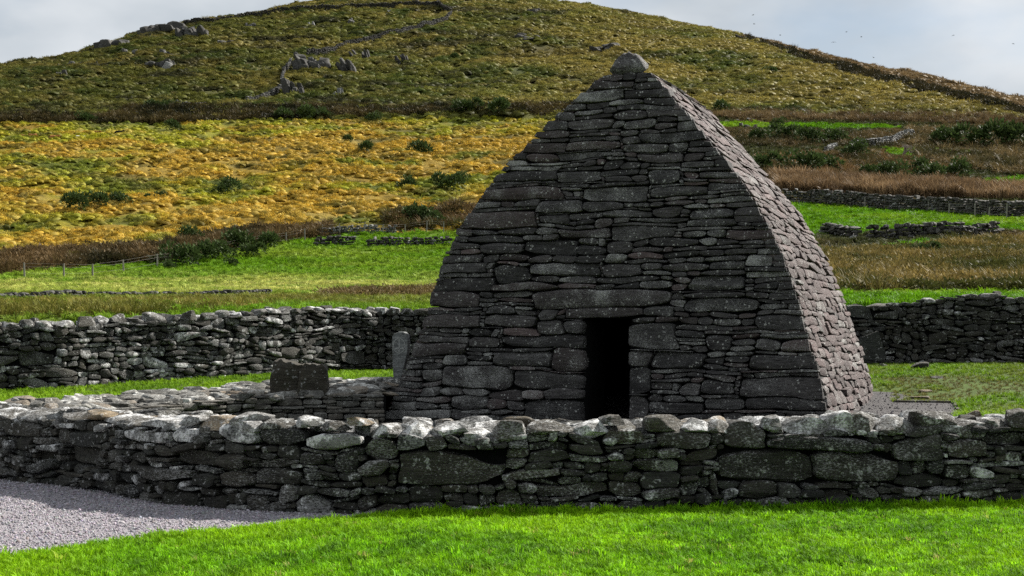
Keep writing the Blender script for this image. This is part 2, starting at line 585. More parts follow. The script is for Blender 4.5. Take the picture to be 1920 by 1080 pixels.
def at_yard(px, py, dz=0.0):
    s = (px - 960) / F
    Y = np.arange(6, 60, 0.02)
    yy = HZ + (EYE - yard_z(s * Y, Y) - dz) * F / Y
    k = np.argmax(yy <= py)
    return np.array([s * Y[k], Y[k], float(yard_z(s * Y[k], Y[k])) + dz])


# plan of the enclosure wall at the back (foot of its face)
BW = np.array([at_yard(px, py)[:2] for px, py in [(-330, 760), (-120, 742), (0, 734), (120, 728), (250, 718), (380, 710), (500, 703), (620, 698), (735, 694)]] + [(0.2, 35.3), (4.0, 36.2), (8.6, 36.3), (12.6, 36.0), (16.5, 35.6)])
def bw_y(X): return np.interp(X, BW[:, 0], BW[:, 1])

# ------------------------------------------------------------------ land: colours of the fields
HEDGE = np.array([(-300, 520), (0, 503), (120, 497), (250, 483), (350, 475), (430, 462), (530, 446), (600, 438), (700, 436), (860, 432), (1000, 425), (1200, 420)], float)


def lerp(a, b, t):
    return a + (np.asarray(b) - a) * np.asarray(t)[..., None]


def field_colour(X, Y):
    """real colours of the vegetation at a spot on the hill, and a zone number (0 moor, 1 gold, 2 pasture, 3 scrub)"""
    s = X / Y
    px = 960 + s * F
    py = HZ - t_of(Y, s)
    n1 = fbm(X / 28, Y / 28, 4); n2 = fbm(X / 9 + 40, Y / 9, 4); n3 = fbm(X / 3 + 80, Y / 3, 3); n4 = fbm(X / 60 + 5, Y / 30 + 8, 3)
    sh = np.shape(px)
    C = np.zeros(sh + (3,)); Z = np.zeros(sh, int)
    # moor
    moor = lerp(np.array([0.15, 0.15, 0.03]), np.array([0.225, 0.185, 0.045]), np.clip((n1 - 0.42) * 5 + (n2 - .5) * 2, 0, 1))
    moor = lerp(moor, np.array([0.085, 0.105, 0.022]), np.clip((n2 - 0.5) * 5, 0, 1))
    moor = lerp(moor, np.array([0.30, 0.24, 0.07]), np.clip((n3 - 0.62) * 5, 0, 1) * 0.7)
    moor = lerp(moor, np.array([0.045, 0.042, 0.02]), np.clip((fbm(X / 14 + 200, Y / 7 + 90, 4) - .56) * 7, 0, 1) * .8)
    moor = moor * np.array([.92, .95, 1.0])
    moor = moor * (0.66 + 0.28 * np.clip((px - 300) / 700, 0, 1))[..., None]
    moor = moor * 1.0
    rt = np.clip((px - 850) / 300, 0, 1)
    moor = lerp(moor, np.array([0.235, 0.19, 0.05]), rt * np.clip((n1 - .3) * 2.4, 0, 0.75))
    beyond = py < np.interp(px, [1390, 1500, 1600, 1700, 1800, 1920, 2100], [72, 108, 138, 160, 185, 216, 260])
    moor = np.where((beyond & (px > 1390))[..., None], np.array([0.15, 0.105, 0.05]) * (0.8 + 0.5 * n2[..., None]), moor)
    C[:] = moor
    # golden rough pasture on the left
    hed = np.interp(px, HEDGE[:, 0], HEDGE[:, 1])
    gold = (py > 226) & (py < hed) & (px < 1130)
    gm = np.clip((n2 - 0.47) * 5 + 0.62 + (n4 - .5) * 3.4 + 0.5 * smooth(330, 400, py) - 0.62 * (1 - smooth(225, 300, py)), 0, 1)
    gc = lerp(np.array([0.28, 0.275, 0.022]), np.array([0.37, 0.245, 0.034]), gm)
    gc = lerp(gc, np.array([0.46, 0.35, 0.085]), np.clip((n3 - 0.56) * 5, 0, 1) * 0.6)
    gc = lerp(gc, np.array([0.10, 0.13, 0.02]), np.clip((0.42 - n2) * 7, 0, 1) * 0.8)
    gc = lerp(gc, np.array([0.09, 0.085, 0.02]), np.clip((fbm(X / 7 + 300, Y / 4 + 20, 4) - .57) * 8, 0, 1) * .7)
    C = np.where(gold[..., None], gc, C); Z = np.where(gold, 1, Z)
    # green pasture on the left
    past = (py >= hed) & (px < 1130)
    pc = lerp(np.array([0.13, 0.255, 0.012]), np.array([0.22, 0.31, 0.03]), np.clip((n2 - 0.4) * 4, 0, 1))
    pale = smooth(505, 532, py + 14 * (n1 - .5)) * (1 - smooth(550, 562, py))
    pc = lerp(pc, np.array([0.44, 0.45, 0.12]), pale * np.clip(0.35 + (n3 - .4) * 2, 0, 1))
    pc = lerp(pc, np.array([0.15, 0.15, 0.03]), smooth(548, 560, py) * np.clip(.6 + (n2 - .5) * 2, 0, 1))
    C = np.where(past[..., None], pc, C); Z = np.where(past, 2, Z)
    # right-hand side: scrub ground, with fields let into it
    rs_ = (py > np.interp(px, [1250, 1500, 1920], [214, 216, 232])) & (px >= 1130)
    sc = lerp(np.array([0.055, 0.062, 0.022]), np.array([0.13, 0.095, 0.04]), np.clip((n2 - 0.45) * 5, 0, 1))
    C = np.where(rs_[..., None], sc, C); Z = np.where(rs_, 3, Z)
    green = np.zeros(sh, bool)
    for poly in GREENS:
        green |= in_poly(px, py, poly)
    gg = lerp(np.array([0.105, 0.24, 0.008]), np.array([0.17, 0.29, 0.015]), np.clip((n2 - 0.4) * 4, 0, 1))
    green &= px >= 1130
    C = np.where(green[..., None], gg, C); Z = np.where(green, 2, Z)
    return C, Z, px, py


GREENS = [
    [(1430, 384), (1600, 388), (1760, 402), (2300, 420), (2300, 446), (1880, 436), (1700, 434), (1560, 440), (1520, 446), (1540, 472), (1660, 462), (1740, 450), (1760, 456), (1700, 474), (1560, 482), (1430, 476)],
    [(1340, 229), (1400, 228), (1530, 232), (1690, 238), (1690, 243), (1520, 241), (1400, 238), (1340, 237)],
    [(1660, 280), (1740, 276), (1830, 282), (1800, 290), (1700, 293), (1660, 290)],
    [(1830, 250), (2000, 252), (2000, 257), (1830, 255)],
    [(1790, 348), (1850, 340), (1920, 332), (2100, 330), (2100, 352), (1920, 354), (1840, 356)],
    [(1100, 545), (1500, 548), (2300, 548), (2300, 640), (1100, 640)],
    [(1860, 520), (2000, 505), (2100, 520), (2000, 545), (1900, 545)],
]

# ------------------------------------------------------------------ land: meshes
s_in = np.linspace(-0.40, 0.40, 641)
s_out = np.linspace(0.41, 1.0, 40)
SS = np.concatenate([-s_out[::-1], s_in, s_out])
# rows spaced so that each shows as about the same height
yd = np.concatenate([np.arange(28, 42, 0.35), np.arange(42, 80, 0.9), np.arange(80, 240, 0.8), np.arange(240, 640, 1.4), np.arange(640, 1300, 25)])
gs, gy = np.meshgrid(SS, yd)
GX = gs * gy
GZ = hill_z(GX, gy)
colr, zone, gpx, gpy = field_colour(GX, gy)
mound = np.select([zone == 0, zone == 1, zone == 2], [0.9, 0.75, 0.14], 0.35) * (fbm(GX / 3.2 + 3, gy / 3.2, 3) - 0.5) * 2
mound += np.where(zone == 0, 2.2, 0.6) * (fbm(GX / 22 + 30, gy / 22, 3) - 0.5) * smooth(60, 200, gy)
mound *= smooth(36, 60, gy) * (1 - smooth(700, 900, gy))
GZ = GZ + mound
wall_y = bw_y(GX)
GZ = np.where(gy < wall_y + 0.45, -0.6, GZ)
R, K = GX.shape
ii = np.arange(R * K).reshape(R, K)
quads = np.stack([ii[:-1, :-1], ii[:-1, 1:], ii[1:, 1:], ii[1:, :-1]], -1).reshape(-1, 4)
me = np_mesh('hill', np.stack([GX, gy, GZ], -1).reshape(-1, 3), quads, ground_material('hillside_turf', attr='col', s1=0.5, s2=3.0, amp=0.35, bump=0.6, dist=0.5))
vcol(me, 'col', (colr * 0.55).reshape(-1, 3))  # ground colour darkened to stand in for self-shadow among the tufts
tag(link(bpy.data.objects.new('hill', me)), kind='structure')


def hill_surface(X, Y):
    """height of the built hillside mesh"""
    i = np.clip(np.searchsorted(yd, Y) - 1, 0, R - 2); s = X / Y
    j = np.clip(np.searchsorted(SS, s) - 1, 0, K - 2)
    fy = (Y - yd[i]) / (yd[i + 1] - yd[i]); fx = (s - SS[j]) / (SS[j + 1] - SS[j])
    return (GZ[i, j] * (1 - fx) + GZ[i, j + 1] * fx) * (1 - fy) + (GZ[i + 1, j] * (1 - fx) + GZ[i + 1, j + 1] * fx) * fy


xs = np.linspace(-40, 40, 321); ys = np.linspace(-30, 38, 273)
ax, ay = np.meshgrid(xs, ys)
az = yard_z(ax, ay)
ii = np.arange(ax.size).reshape(ax.shape)
quads = np.stack([ii[:-1, :-1], ii[:-1, 1:], ii[1:, 1:], ii[1:, :-1]], -1).reshape(-1, 4)
me = np_mesh('ground', np.stack([ax, ay, az], -1).reshape(-1, 3), quads, ground_material('turf_soil', const=(0.055, 0.085, 0.014), s1=1.2, s2=25, amp=0.35))
tag(link(bpy.data.objects.new('ground', me)), kind='structure')
me = np_mesh('terrain', np.array([(-5000, -5000, -1.6), (5000, -5000, -1.6), (5000, 5000, -1.6), (-5000, 5000, -1.6)]), np.array([[0, 1, 2, 3]]), ground_material('far_turf', const=(0.08, 0.1, 0.03)))
tag(link(bpy.data.objects.new('terrain', me)), kind='structure')

# gravel: path in front on the left, apron round the oratory
FW_PX = [(-420, 868), (-200, 882), (0, 899), (100, 910), (190, 924), (300, 944), (420, 955), (565, 962), (700, 966), (850, 965), (1000, 963), (1400, 958), (1700, 953), (1920, 949), (2150, 946), (2400, 944), (2900, 942)]
FW = np.array([((px - 960) / F * EYE * F / (py - HZ), EYE * F / (py - HZ)) for px, py in FW_PX])
def g0(px, py):
    Y = EYE * F / (py - HZ)
    return ((px - 960) / F * Y, Y)
LAWN_EDGE = [g0(*p) for p in [(-900, 1150), (-300, 1085), (0, 1046), (95, 1036), (185, 1024), (290, 1006), (420, 996), (520, 985), (600, 977), (680, 972), (740, 968)]]
PATH = [tuple(p) for p in FW[:10]] + LAWN_EDGE[::-1]
M_GRAV = ground_material('gravel_bed', const=(0.30, 0.28, 0.30), s1=30, s2=160, amp=0.45, bump=0.8, dist=0.02)
import bmesh
bm = bmesh.new()
pp = [tuple(p + np.array([0.0, 0.25])) for p in FW[:10]] + LAWN_EDGE[::-1]
bm.faces.new([bm.verts.new((x, y, 0.004)) for x, y in pp])
bmesh.ops.triangulate(bm, faces=bm.faces[:])
me = bpy.data.meshes.new('gravel_path'); bm.to_mesh(me); bm.free(); me.materials.append(M_GRAV)
tag(link(bpy.data.objects.new('gravel_path', me)), kind='structure')

# ------------------------------------------------------------------ oratory frame
TH = math.radians(19.6)
U = np.array([math.cos(TH), -math.sin(TH), 0]); V = np.array([math.sin(TH), math.cos(TH), 0]); ZZ = np.array([0, 0, 1.0])
OR = np.array([4.83, 22.5, 0.0])                     # near right-hand corner of the base
LEN = 6.6
def vf(w): return 1.12 * (np.maximum(w, 0) / 5.6) ** 1.35


def on_face(px, py):
    """photo pixel -> (u, w) on the leaning front face"""
    k = (px - 960) / F; w = 2.0
    for _ in range(30):
        v = vf(w)
        b = OR + v * V
        u = (k * b[1] - b[0]) / (U[0] - k * U[1])
        Y = b[1] + u * U[1]
        w = EYE + (HZ - py) / F * Y
    return u, w


edgeL = np.array([on_face(*p) for p in [(716, 800), (722, 785), (748, 720), (778, 650), (800, 595), (822, 520), (836, 482), (861, 430), (896, 378), (953, 305), (998, 262), (1050, 212), (1084, 183), (1114, 158), (1136, 138), (1150, 125)]])
edgeR = np.array([on_face(*p) for p in [(1560, 810), (1556, 785), (1546, 740), (1530, 680), (1512, 620), (1495, 560), (1474, 500), (1452, 445), (1425, 395), (1395, 345), (1360, 300), (1322, 255), (1290, 215), (1258, 180), (1236, 152), (1218, 136), (1206, 125)]])
edgeL = edgeL[np.argsort(edgeL[:, 1])]; edgeR = edgeR[np.argsort(edgeR[:, 1])]
def uL(w): return np.interp(w, edgeL[:, 1], edgeL[:, 0])
def uR(w): return np.interp(w, edgeR[:, 1], edgeR[:, 0])
W_TOP = on_face(1178, 136)[1]                          # bed of the capstone


def P_front(u, w, n):
    return OR + u[:, None] * U + (vf(w) - n)[:, None] * V + w[:, None] * ZZ
def P_right(v, w, n):                                   # v measured from the front base line
    return OR + (uR(w) + n)[:, None] * U + v[:, None] * V + w[:, None] * ZZ
def P_left(v, w, n):
    return OR + (uL(w) - n)[:, None] * U + v[:, None] * V + w[:, None] * ZZ
def P_back(u, w, n):
    return OR + u[:, None] * U + (LEN - vf(w) + n)[:, None] * V + w[:, None] * ZZ


class Pieces:
    """stones of one thing: the largest in the photo become parts of their own, the rest one joined part"""
    def __init__(self, root, mat, limit=290, sharp=38, name='stone', restname='small_stones'):
        self.root, self.mat, self.limit, self.sharp, self.name, self.restname = root, mat, limit, sharp, name, restname
        self.items = []

    def add(self, Vw, Q, sv, visible=True, prio=0):
        px = Vw[:, 0] / Vw[:, 1] * F; py = (Vw[:, 2] - EYE) / Vw[:, 1] * F
        a = (px.max() - px.min()) * (py.max() - py.min())
        c = px.mean()
        if not visible or px.min() > 965 or px.max() < -965: a = 0
        self.items.append((a + prio, Vw, Q, sv))

    def build(self):
        it = sorted(self.items, key=lambda t: -t[0])
        base = np.array(self.root.location)
        rest = Acc()
        n = 0
        for a, Vw, Q, sv in it:
            if n < self.limit and a > 70:
                c = Vw.mean(0)
                me = np_mesh(self.name, Vw - c, Q, self.mat, self.sharp)
                vcol(me, 'sv', np.tile(np.asarray(sv, np.float32), (len(Vw), 1)))
                o = bpy.data.objects.new(self.name, me)
                o.location = c - base
                link(o, self.root); n += 1
            else:
                rest.add(Vw, Q, sv)
        if rest.n:
            o = bpy.data.objects.new(self.restname, rest.mesh(self.restname, self.mat, self.sharp, base))
            tag(link(o, self.root), kind='stuff')


def warp(a, b, fa, fb, da, db, k=0):
    """shared waviness of beds and joints"""
    return (a + da * 2 * (fbm(a * fa + 31 + k, b * fb + 7, 3) - .5) * 1.6, b + db * 2 * (fbm(a * fa * .8 + 77 + k, b * fb + 55, 3) - .5) * 1.6)


def rnd_sv(rs, lich, warm=0.25):
    return (rs.rand(), float(np.clip(lich, 0, 1)), float(np.clip(rs.rand() * warm * 2, 0, 1)))


# ------------------------------------------------------------------ oratory
ora = empty('stone_oratory', tuple(OR + U * -3.7 + V * 3.3))
tag(ora, 'boat-shaped dry-stone oratory of dark corbelled slabs with a low dark doorway', 'oratory')
po = Pieces(ora, M_ORA, 298)
rs = RS(11)
CELL = 0.02
u_min = float(edgeL[:, 0].min()) - 0.05
NS = int((0.1 - u_min) / CELL); W0 = -0.24; NZ = int((W_TOP - W0) / CELL)
uc = u_min + (np.arange(NS) + 0.5) * CELL; wc = W0 + (np.arange(NZ) + 0.5) * CELL
mask = (uc[None, :] > uL(wc)[:, None] + 0.015) & (uc[None, :] < uR(wc)[:, None] - 0.015)
uDL = on_face(1096, 690)[0]; uDR = on_face(1177, 690)[0]; wDT = on_face(1137, 597)[1]
def cu(u): return int(round((u - u_min) / CELL))
keyface = []
KEYS = [  # px0, py0, px1, py1, lichen
    (1002, 544, 1260, 577, .55), (1062, 578, 1206, 597, .15),
    (1057, 598, 1096, 627, .1), (1009, 597, 1056, 627, .3), (942, 627, 1096, 652, .2), (1037, 653, 1096, 696, .1), (960, 697, 1094, 729, .25), (1022, 730, 1094, 749, .1), (978, 749, 1094, 800, .1),
    (1177, 608, 1270, 655, .3), (1178, 656, 1221, 687, .3), (1222, 658, 1320, 693, .1), (1178, 688, 1271, 741, .1), (1178, 742, 1213, 795, .1), (1213, 752, 1318, 775, .2),
    (922, 657, 1036, 689, .3), (827, 689, 958, 727, .55), (913, 590, 1008, 613, .2), (795, 589, 903, 614, .2), (771, 641, 876, 668, .25), (844, 629, 938, 651, .2), (842, 742, 911, 768, .6), (735, 768, 838, 786, .8), (788, 724, 890, 740, .6),
    (1388, 708, 1543, 746, .2), (1410, 664, 1524, 693, .15), (1320, 713, 1381, 737, .3), (1322, 627, 1365, 657, .2), (1400, 746, 1552, 772, .1),
    (882, 396, 1003, 428, .2), (1097, 347, 1214, 377, .5), (1147, 424, 1263, 450, .2), (1200, 245, 1338, 266, .35), (908, 353, 1055, 378, .2), (964, 379, 1091, 398, .45), (999, 492, 1128, 519, .45), (1218, 351, 1330, 367, .25), (1047, 283, 1146, 299, .5), (1190, 287, 1284, 303, .3), (1086, 170, 1172, 191, .75), (1113, 152, 1190, 169, .2), (1193, 152, 1240, 170, .2), (977, 265, 1064, 285, .1), (1065, 263, 1164, 281, .3), (1167, 268, 1247, 285, .4), (930, 319, 1049, 340, .15), (1190, 320, 1276, 348, .3), (1050, 319, 1130, 340, .4),
    (1290, 515, 1400, 545, .4), (1131, 492, 1208, 517, .2), (928, 500, 1000, 530, .1), (900, 455, 975, 478, .3), (1040, 425, 1145, 447, .5), (1290, 560, 1420, 585, .4), (1010, 400, 1060, 420, .3), (1420, 590, 1500, 618, .2), (830, 520, 925, 545, .1), (815, 545, 900, 575, .1), (1290, 410, 1380, 425, .3),
]
for (x0, y0, x1, y1, li) in KEYS:
    a0, b1 = on_face(x0, (y0 + y1) / 2)[0], on_face(x1, (y0 + y1) / 2)[0]
    w0, w1 = on_face((x0 + x1) / 2, y1)[1], on_face((x0 + x1) / 2, y0)[1]
    keyface.append((cu(a0), int(round((w0 - W0) / CELL)), cu(b1), int(round((w1 - W0) / CELL)), li))
door_cells = (cu(uDL - 0.03), 0, cu(uDR + 0.03), int(round((wDT - W0) / CELL)))
occk = [k[:4] for k in keyface] + [door_cells]
# cut the keys where they overlap each other or the door
grid = np.full((NZ, NS), -1)
clean = []
for (a, b, c, d, li) in keyface:
    b = max(b, 0)
    while c > a + 2 and (grid[b:d, c - 1] >= 0).any(): c -= 1
    while a < c - 2 and (grid[b:d, a] >= 0).any(): a += 1
    while d > b + 2 and (grid[d - 1, a:c] >= 0).any(): d -= 1
    while b < d - 2 and (grid[b, a:c] >= 0).any(): b += 1
    grid[b:d, a:c] = 1
    clean.append((a, b, c, d, li))
rects = fill_rects(NS, NZ, mask, CELL, rs,
                   lambda r: min(max(r.lognormal(-0.78, 0.5), 0.16), 1.25), lambda r: min(max(r.lognormal(-2.4, 0.42), 0.06), 0.2),
                   [k[:4] for k in clean] + [door_cells], wmin=6, hmin=3, snap=3, aspect=1.9)
allr = [(a, b, c, d, None) for a, b, c, d in rects] + clean
for (a, b, c, d, li) in allr:
    u0, u1 = u_min + a * CELL, u_min + c * CELL
    w0, w1 = W0 + b * CELL, W0 + d * CELL
    wm = (w0 + w1) / 2
    if li is None and (d - b) * (c - a) <= 4: continue
    left_edge = u0 < uL(wm) + 0.16; right_edge = u1 > uR(wm) - 0.16
    if left_edge: u0 = float(uL(w0)) - 0.03
    if right_edge: u1 = float(uR(w0)) + 0.03
    jl, jr = rs.uniform(-0.035, 0.03, 2)
    w_, h_ = u1 - u0 - 0.010, w1 - w0 - 0.008
    dep = 0.42 if right_edge or left_edge else 0.30
    big = w_ * h_ > 0.03
    p, Q = stone(w_, max(h_, 0.015), dep, rs, (12, 3, 5) if big else (7, 2, 3), rf=rs.uniform(0.22, 0.48), cuts=rs.randint(1, 4) if li is None else 1, rough=0.7, skew=0.2 if li is None else 0.05, taper=0.16 if li is None else 0.09, facets=2, cutmin=0.74, lens=0 if left_edge or right_edge else rs.uniform(.3, .85) if w_ > 1.6 * h_ and li is None else .3)
    uu = p[:, 0] + (u0 + u1) / 2; ww = p[:, 2] + wm
    p_rot = rs.normal() * 0.018
    uu, ww = uu - p_rot * (ww - wm), ww + p_rot * (uu - (u0 + u1) / 2)
    fade = smooth(0, .5, np.minimum(uu - uL(ww), uR(ww) - uu))
    dd = np.hypot(np.maximum(np.maximum(uDL - uu, uu - uDR), 0), np.maximum(ww - wDT, 0))
    fade = fade * (.12 + .88 * smooth(.0, .55, dd))
    u2, w2 = warp(uu, ww, 1.8, 4.5, 0.07, 0.04)
    uu, ww = uu + (u2 - uu) * fade, ww + (w2 - ww) * (.12 + .88 * smooth(.0, .55, dd))
    prot = rs.normal() * 0.016
    if li is not None: prot += 0.012
    nn = -p[:, 1] - dep / 2 + 0.02 + prot
    if left_edge: uu = np.maximum(uu, uL(ww) * 0.6 + uL(wm) * 0.4 + jl)
    if right_edge: uu = np.minimum(uu, uR(ww) * 0.6 + uR(wm) * 0.4 + jr * 0.6)
    # the slabs pitch outward a little
    l = li if li is not None else np.clip(rs.beta(1.2, 3.0), 0, 0.8)
    if wm < 0.9 and uu.mean() < -5.6: l = max(l, 0.55)
    po.add(P_front(uu, ww, nn), Q, rnd_sv(rs, l, 0.35 if rs.rand() < 0.25 else 0.04), prio=1e5 if li is not None else 0)

# long side in the sun, and the side turned away
for side, PF, seed in (('r', P_right, 21), ('l', P_left, 22)):
    rs2 = RS(seed)
    nv = int(LEN / CELL)
    vc = (np.arange(nv) + 0.5) * CELL
    mk = (vc[None, :] > vf(wc)[:, None] + 0.06) & (vc[None, :] < LEN - vf(wc)[:, None] - 0.02)
    rr = fill_rects(nv, NZ, mk, CELL, rs2, lambda r: min(max(r.lognormal(-0.55, 0.42), 0.25), 1.3), lambda r: min(max(r.lognormal(-2.05, 0.33), 0.07), 0.24), wmin=9, hmin=3, aspect=1.6)
    for (a, b, c, d) in rr:
        w_, h_ = (c - a) * CELL - 0.004, (d - b) * CELL - 0.004
        if w_ < 0.04 or h_ < 0.02: continue
        p, Q = stone(w_, h_, 0.24, rs2, (6, 2, 4) if side == 'r' else (3, 1, 2), rf=rs2.uniform(0.22, 0.42), cuts=2, rough=0.7, skew=0.7, taper=0.28, facets=3, cutmin=0.74, lens=.3)
        vv = p[:, 0] * (1 if side == 'r' else 1) + (a + c) / 2 * CELL
        ww = p[:, 2] + W0 + (b + d) / 2 * CELL
        nn = -p[:, 1] - 0.12 + 0.03 + rs2.normal() * 0.013 - 0.05 * p[:, 2]
        vv, ww = warp(vv, ww, 1.6, 3.2, 0.06, 0.04, 100)
        vv = np.maximum(vv, vf(ww) + 0.03)
        if side == 'l': Q = Q[:, ::-1]
        po.add(PF(vv, ww, nn), Q, (rs2.rand(), float(rs2.beta(1.2, 4)), float(rs2.uniform(.55, 1))), visible=(side == 'r'))  # side stones tinted warmer and paler: sunlit tone put into their colour

# ridge slabs and the capstone at the gable
rs3 = RS(31)
wr_ = W_TOP
um = float((uL(W_TOP - 0.05) + uR(W_TOP - 0.05)) / 2)
vv0 = float(vf(W_TOP)) + 0.35
while vv0 < LEN - float(vf(W_TOP)) - 0.1:
    ln = rs3.uniform(0.4, 0.75)
    for half in (0,):
        bw_ = float(uR(W_TOP - 0.12) - uL(W_TOP - 0.12)) + 0.04
        p, Q = stone(ln, 0.15, bw_, rs3, (6, 5, 3), rf=0.7, cuts=2, rough=0.9, facets=1)
        q = np.stack([-p[:, 1], p[:, 0], p[:, 2]], 1)
        top = q[:, 2] > 0
        q[top, 0] *= 0.72
        Vw = OR + (q[:, 0] + um)[:, None] * U + (q[:, 1] + vv0 + ln / 2)[:, None] * V + (q[:, 2] + W_TOP - 0.03 + rs3.uniform(-.02, .02))[:, None] * ZZ
        po.add(Vw, Q, rnd_sv(rs3, 0.3, 0.6))
    vv0 += ln + 0.01
a0, wA = on_face(1140, 134); a1, wB = on_face(1214, 134)
_, wC = on_face(1178, 101)
p, Q = boulder(a1 - a0, 0.62, wC - W_TOP + 0.07, RS(8), (12, 9, 9), cuts=3)
p += np.sin(p[:, [1, 2, 0]] * 23 + 1) * .014 + np.sin(p[:, [2, 0, 1]] * 41) * .009
x = p[:, 0] / (a1 - a0) * 2; zt = np.clip(p[:, 2] / p[:, 2].max(), 0, 1)
p[:, 0] *= 1.0 - 0.7 * zt ** 1.9; p[:, 0] -= .03 * zt; p[:, 1] *= 1.05 - 0.6 * zt ** 1.4
Vw = OR + (p[:, 0] + (a0 + a1) / 2)[:, None] * U + (p[:, 1] + float(vf(W_TOP)) + 0.26)[:, None] * V + (p[:, 2] + W_TOP - 0.03)[:, None] * ZZ
c = Vw.mean(0); me = np_mesh('capstone', Vw - c, Q, M_ORA, 38); vcol(me, 'sv', np.tile(np.array([[.5, .55, .1]]), (len(Vw), 1)))
o = bpy.data.objects.new('capstone', me); o.location = c - np.array(ora.location); link(o, ora)
o['label'] = 'pointed capstone crusted with white lichen'
po.build()

# hearting behind the face stones, with passage and chamber
acc = Acc()
INS = 0.13
def add_grid(pts_fn, a, b, skip=None):
    A, B = np.meshgrid(a, b)
    pts = pts_fn(A.ravel(), B.ravel())
    n, m = A.shape
    ii = np.arange(n * m).reshape(n, m)
    q = np.stack([ii[:-1, :-1], ii[:-1, 1:], ii[1:, 1:], ii[1:, :-1]], -1).reshape(-1, 4)
    if skip is not None:
        ca = (A[:-1, :-1] + A[1:, 1:]).ravel() / 2; cb = (B[:-1, :-1] + B[1:, 1:]).ravel() / 2
        q = q[~skip(ca, cb)]
    acc.add(pts, q)
wl_ = np.linspace(-0.3, W_TOP - 0.02, 40)
WD = np.unique(np.concatenate([wl_, [wDT]]))
# front: columns run edge to edge, door hole left out
for (ua, ub, ws) in ((None, uDL, WD), (uDR, None, WD), (uDL, uDR, WD[WD >= wDT - 1e-6])):
    def fn(t, w, ua=ua, ub=ub):
        l = uL(w) + INS * 0.9; r = uR(w) - INS * 0.9
        A = np.where(np.full_like(w, ua is None, dtype=bool), l, np.maximum(ua if ua is not None else 0, l)) if ua is None else np.clip(np.full_like(w, ua), l, r)
        B = r if ub is None else np.clip(np.full_like(w, ub), l, r)
        return P_front(A + (B - A) * t, w, np.full_like(w, -INS))
    add_grid(fn, np.linspace(0, 1, 8), ws)
add_grid(lambda t, w: P_right(vf(w) + INS + (LEN - 2 * vf(w) - 2 * INS) * t, w, np.full_like(w, -INS)), np.linspace(0, 1, 8), wl_)
add_grid(lambda t, w: P_left(vf(w) + INS + (LEN - 2 * vf(w) - 2 * INS) * t, w, np.full_like(w, -INS)), np.linspace(0, 1, 8), wl_)
add_grid(lambda t, w: P_back(uL(w) + INS + (uR(w) - uL(w) - 2 * INS) * t, w, np.full_like(w, -0.02)), np.linspace(0, 1, 8), wl_)
wt = float(wl_[-1])
def loc(u, v, w): return OR + u * U + v * V + w * ZZ
def quad(*p): acc.add(np.array(p), np.array([[0, 1, 2, 3]]))
l_, r_ = float(uL(wt)) + INS, float(uR(wt)) - INS
quad(loc(l_, vf(wt) + INS, wt), loc(r_, vf(wt) + INS, wt), loc(r_, LEN - vf(wt), wt), loc(l_, LEN - vf(wt), wt))
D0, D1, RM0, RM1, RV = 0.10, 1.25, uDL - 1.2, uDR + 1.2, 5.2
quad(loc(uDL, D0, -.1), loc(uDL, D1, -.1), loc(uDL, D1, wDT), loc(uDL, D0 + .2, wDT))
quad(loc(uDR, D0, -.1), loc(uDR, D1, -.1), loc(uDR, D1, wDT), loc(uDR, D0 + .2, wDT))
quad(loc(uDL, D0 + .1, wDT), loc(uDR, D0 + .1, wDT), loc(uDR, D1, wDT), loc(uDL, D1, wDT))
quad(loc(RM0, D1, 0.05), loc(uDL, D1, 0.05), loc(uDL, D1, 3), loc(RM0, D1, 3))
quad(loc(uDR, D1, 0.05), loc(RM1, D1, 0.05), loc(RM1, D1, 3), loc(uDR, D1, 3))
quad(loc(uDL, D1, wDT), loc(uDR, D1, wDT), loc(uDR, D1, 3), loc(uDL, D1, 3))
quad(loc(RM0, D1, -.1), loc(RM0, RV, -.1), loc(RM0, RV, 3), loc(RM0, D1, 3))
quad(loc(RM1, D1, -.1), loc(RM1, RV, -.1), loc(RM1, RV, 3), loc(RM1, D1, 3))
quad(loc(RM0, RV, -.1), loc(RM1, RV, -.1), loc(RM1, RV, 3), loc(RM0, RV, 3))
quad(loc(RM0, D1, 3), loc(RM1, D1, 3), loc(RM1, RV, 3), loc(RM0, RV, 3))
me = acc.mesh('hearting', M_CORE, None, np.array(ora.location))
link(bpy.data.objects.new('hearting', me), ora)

# gravel apron
foot = [loc(-7.55, 0, 0), loc(0.05, 0, 0), loc(0.05, LEN, 0), loc(-7.55, LEN, 0)]
APR = [loc(-8.3, -3.2, 0)[:2], loc(1.5, -3.2, 0)[:2], at_yard(1796, 772)[:2], at_yard(1790, 757)[:2], loc(0.45, LEN * .8, 0)[:2], loc(0.3, LEN + .4, 0)[:2], loc(-8.1, LEN + .4, 0)[:2]]
bm = bmesh.new()
bm.faces.new([bm.verts.new((p[0], p[1], 0)) for p in APR])
bmesh.ops.triangulate(bm, faces=bm.faces[:])
for _ in range(5):
    bmesh.ops.subdivide_edges(bm, edges=bm.edges[:], cuts=1, use_grid_fill=True)
for v in bm.verts:
    v.co.z = float(yard_z(v.co.x, v.co.y)) + 0.012
me = bpy.data.meshes.new('gravel_apron'); bm.to_mesh(me); bm.free(); me.materials.append(ground_material('dark_gravel_bed', const=(0.10, 0.095, 0.095), s1=30, s2=120, amp=0.4, bump=0.8, dist=0.02))
tag(link(bpy.data.objects.new('gravel_apron', me)), kind='structure')

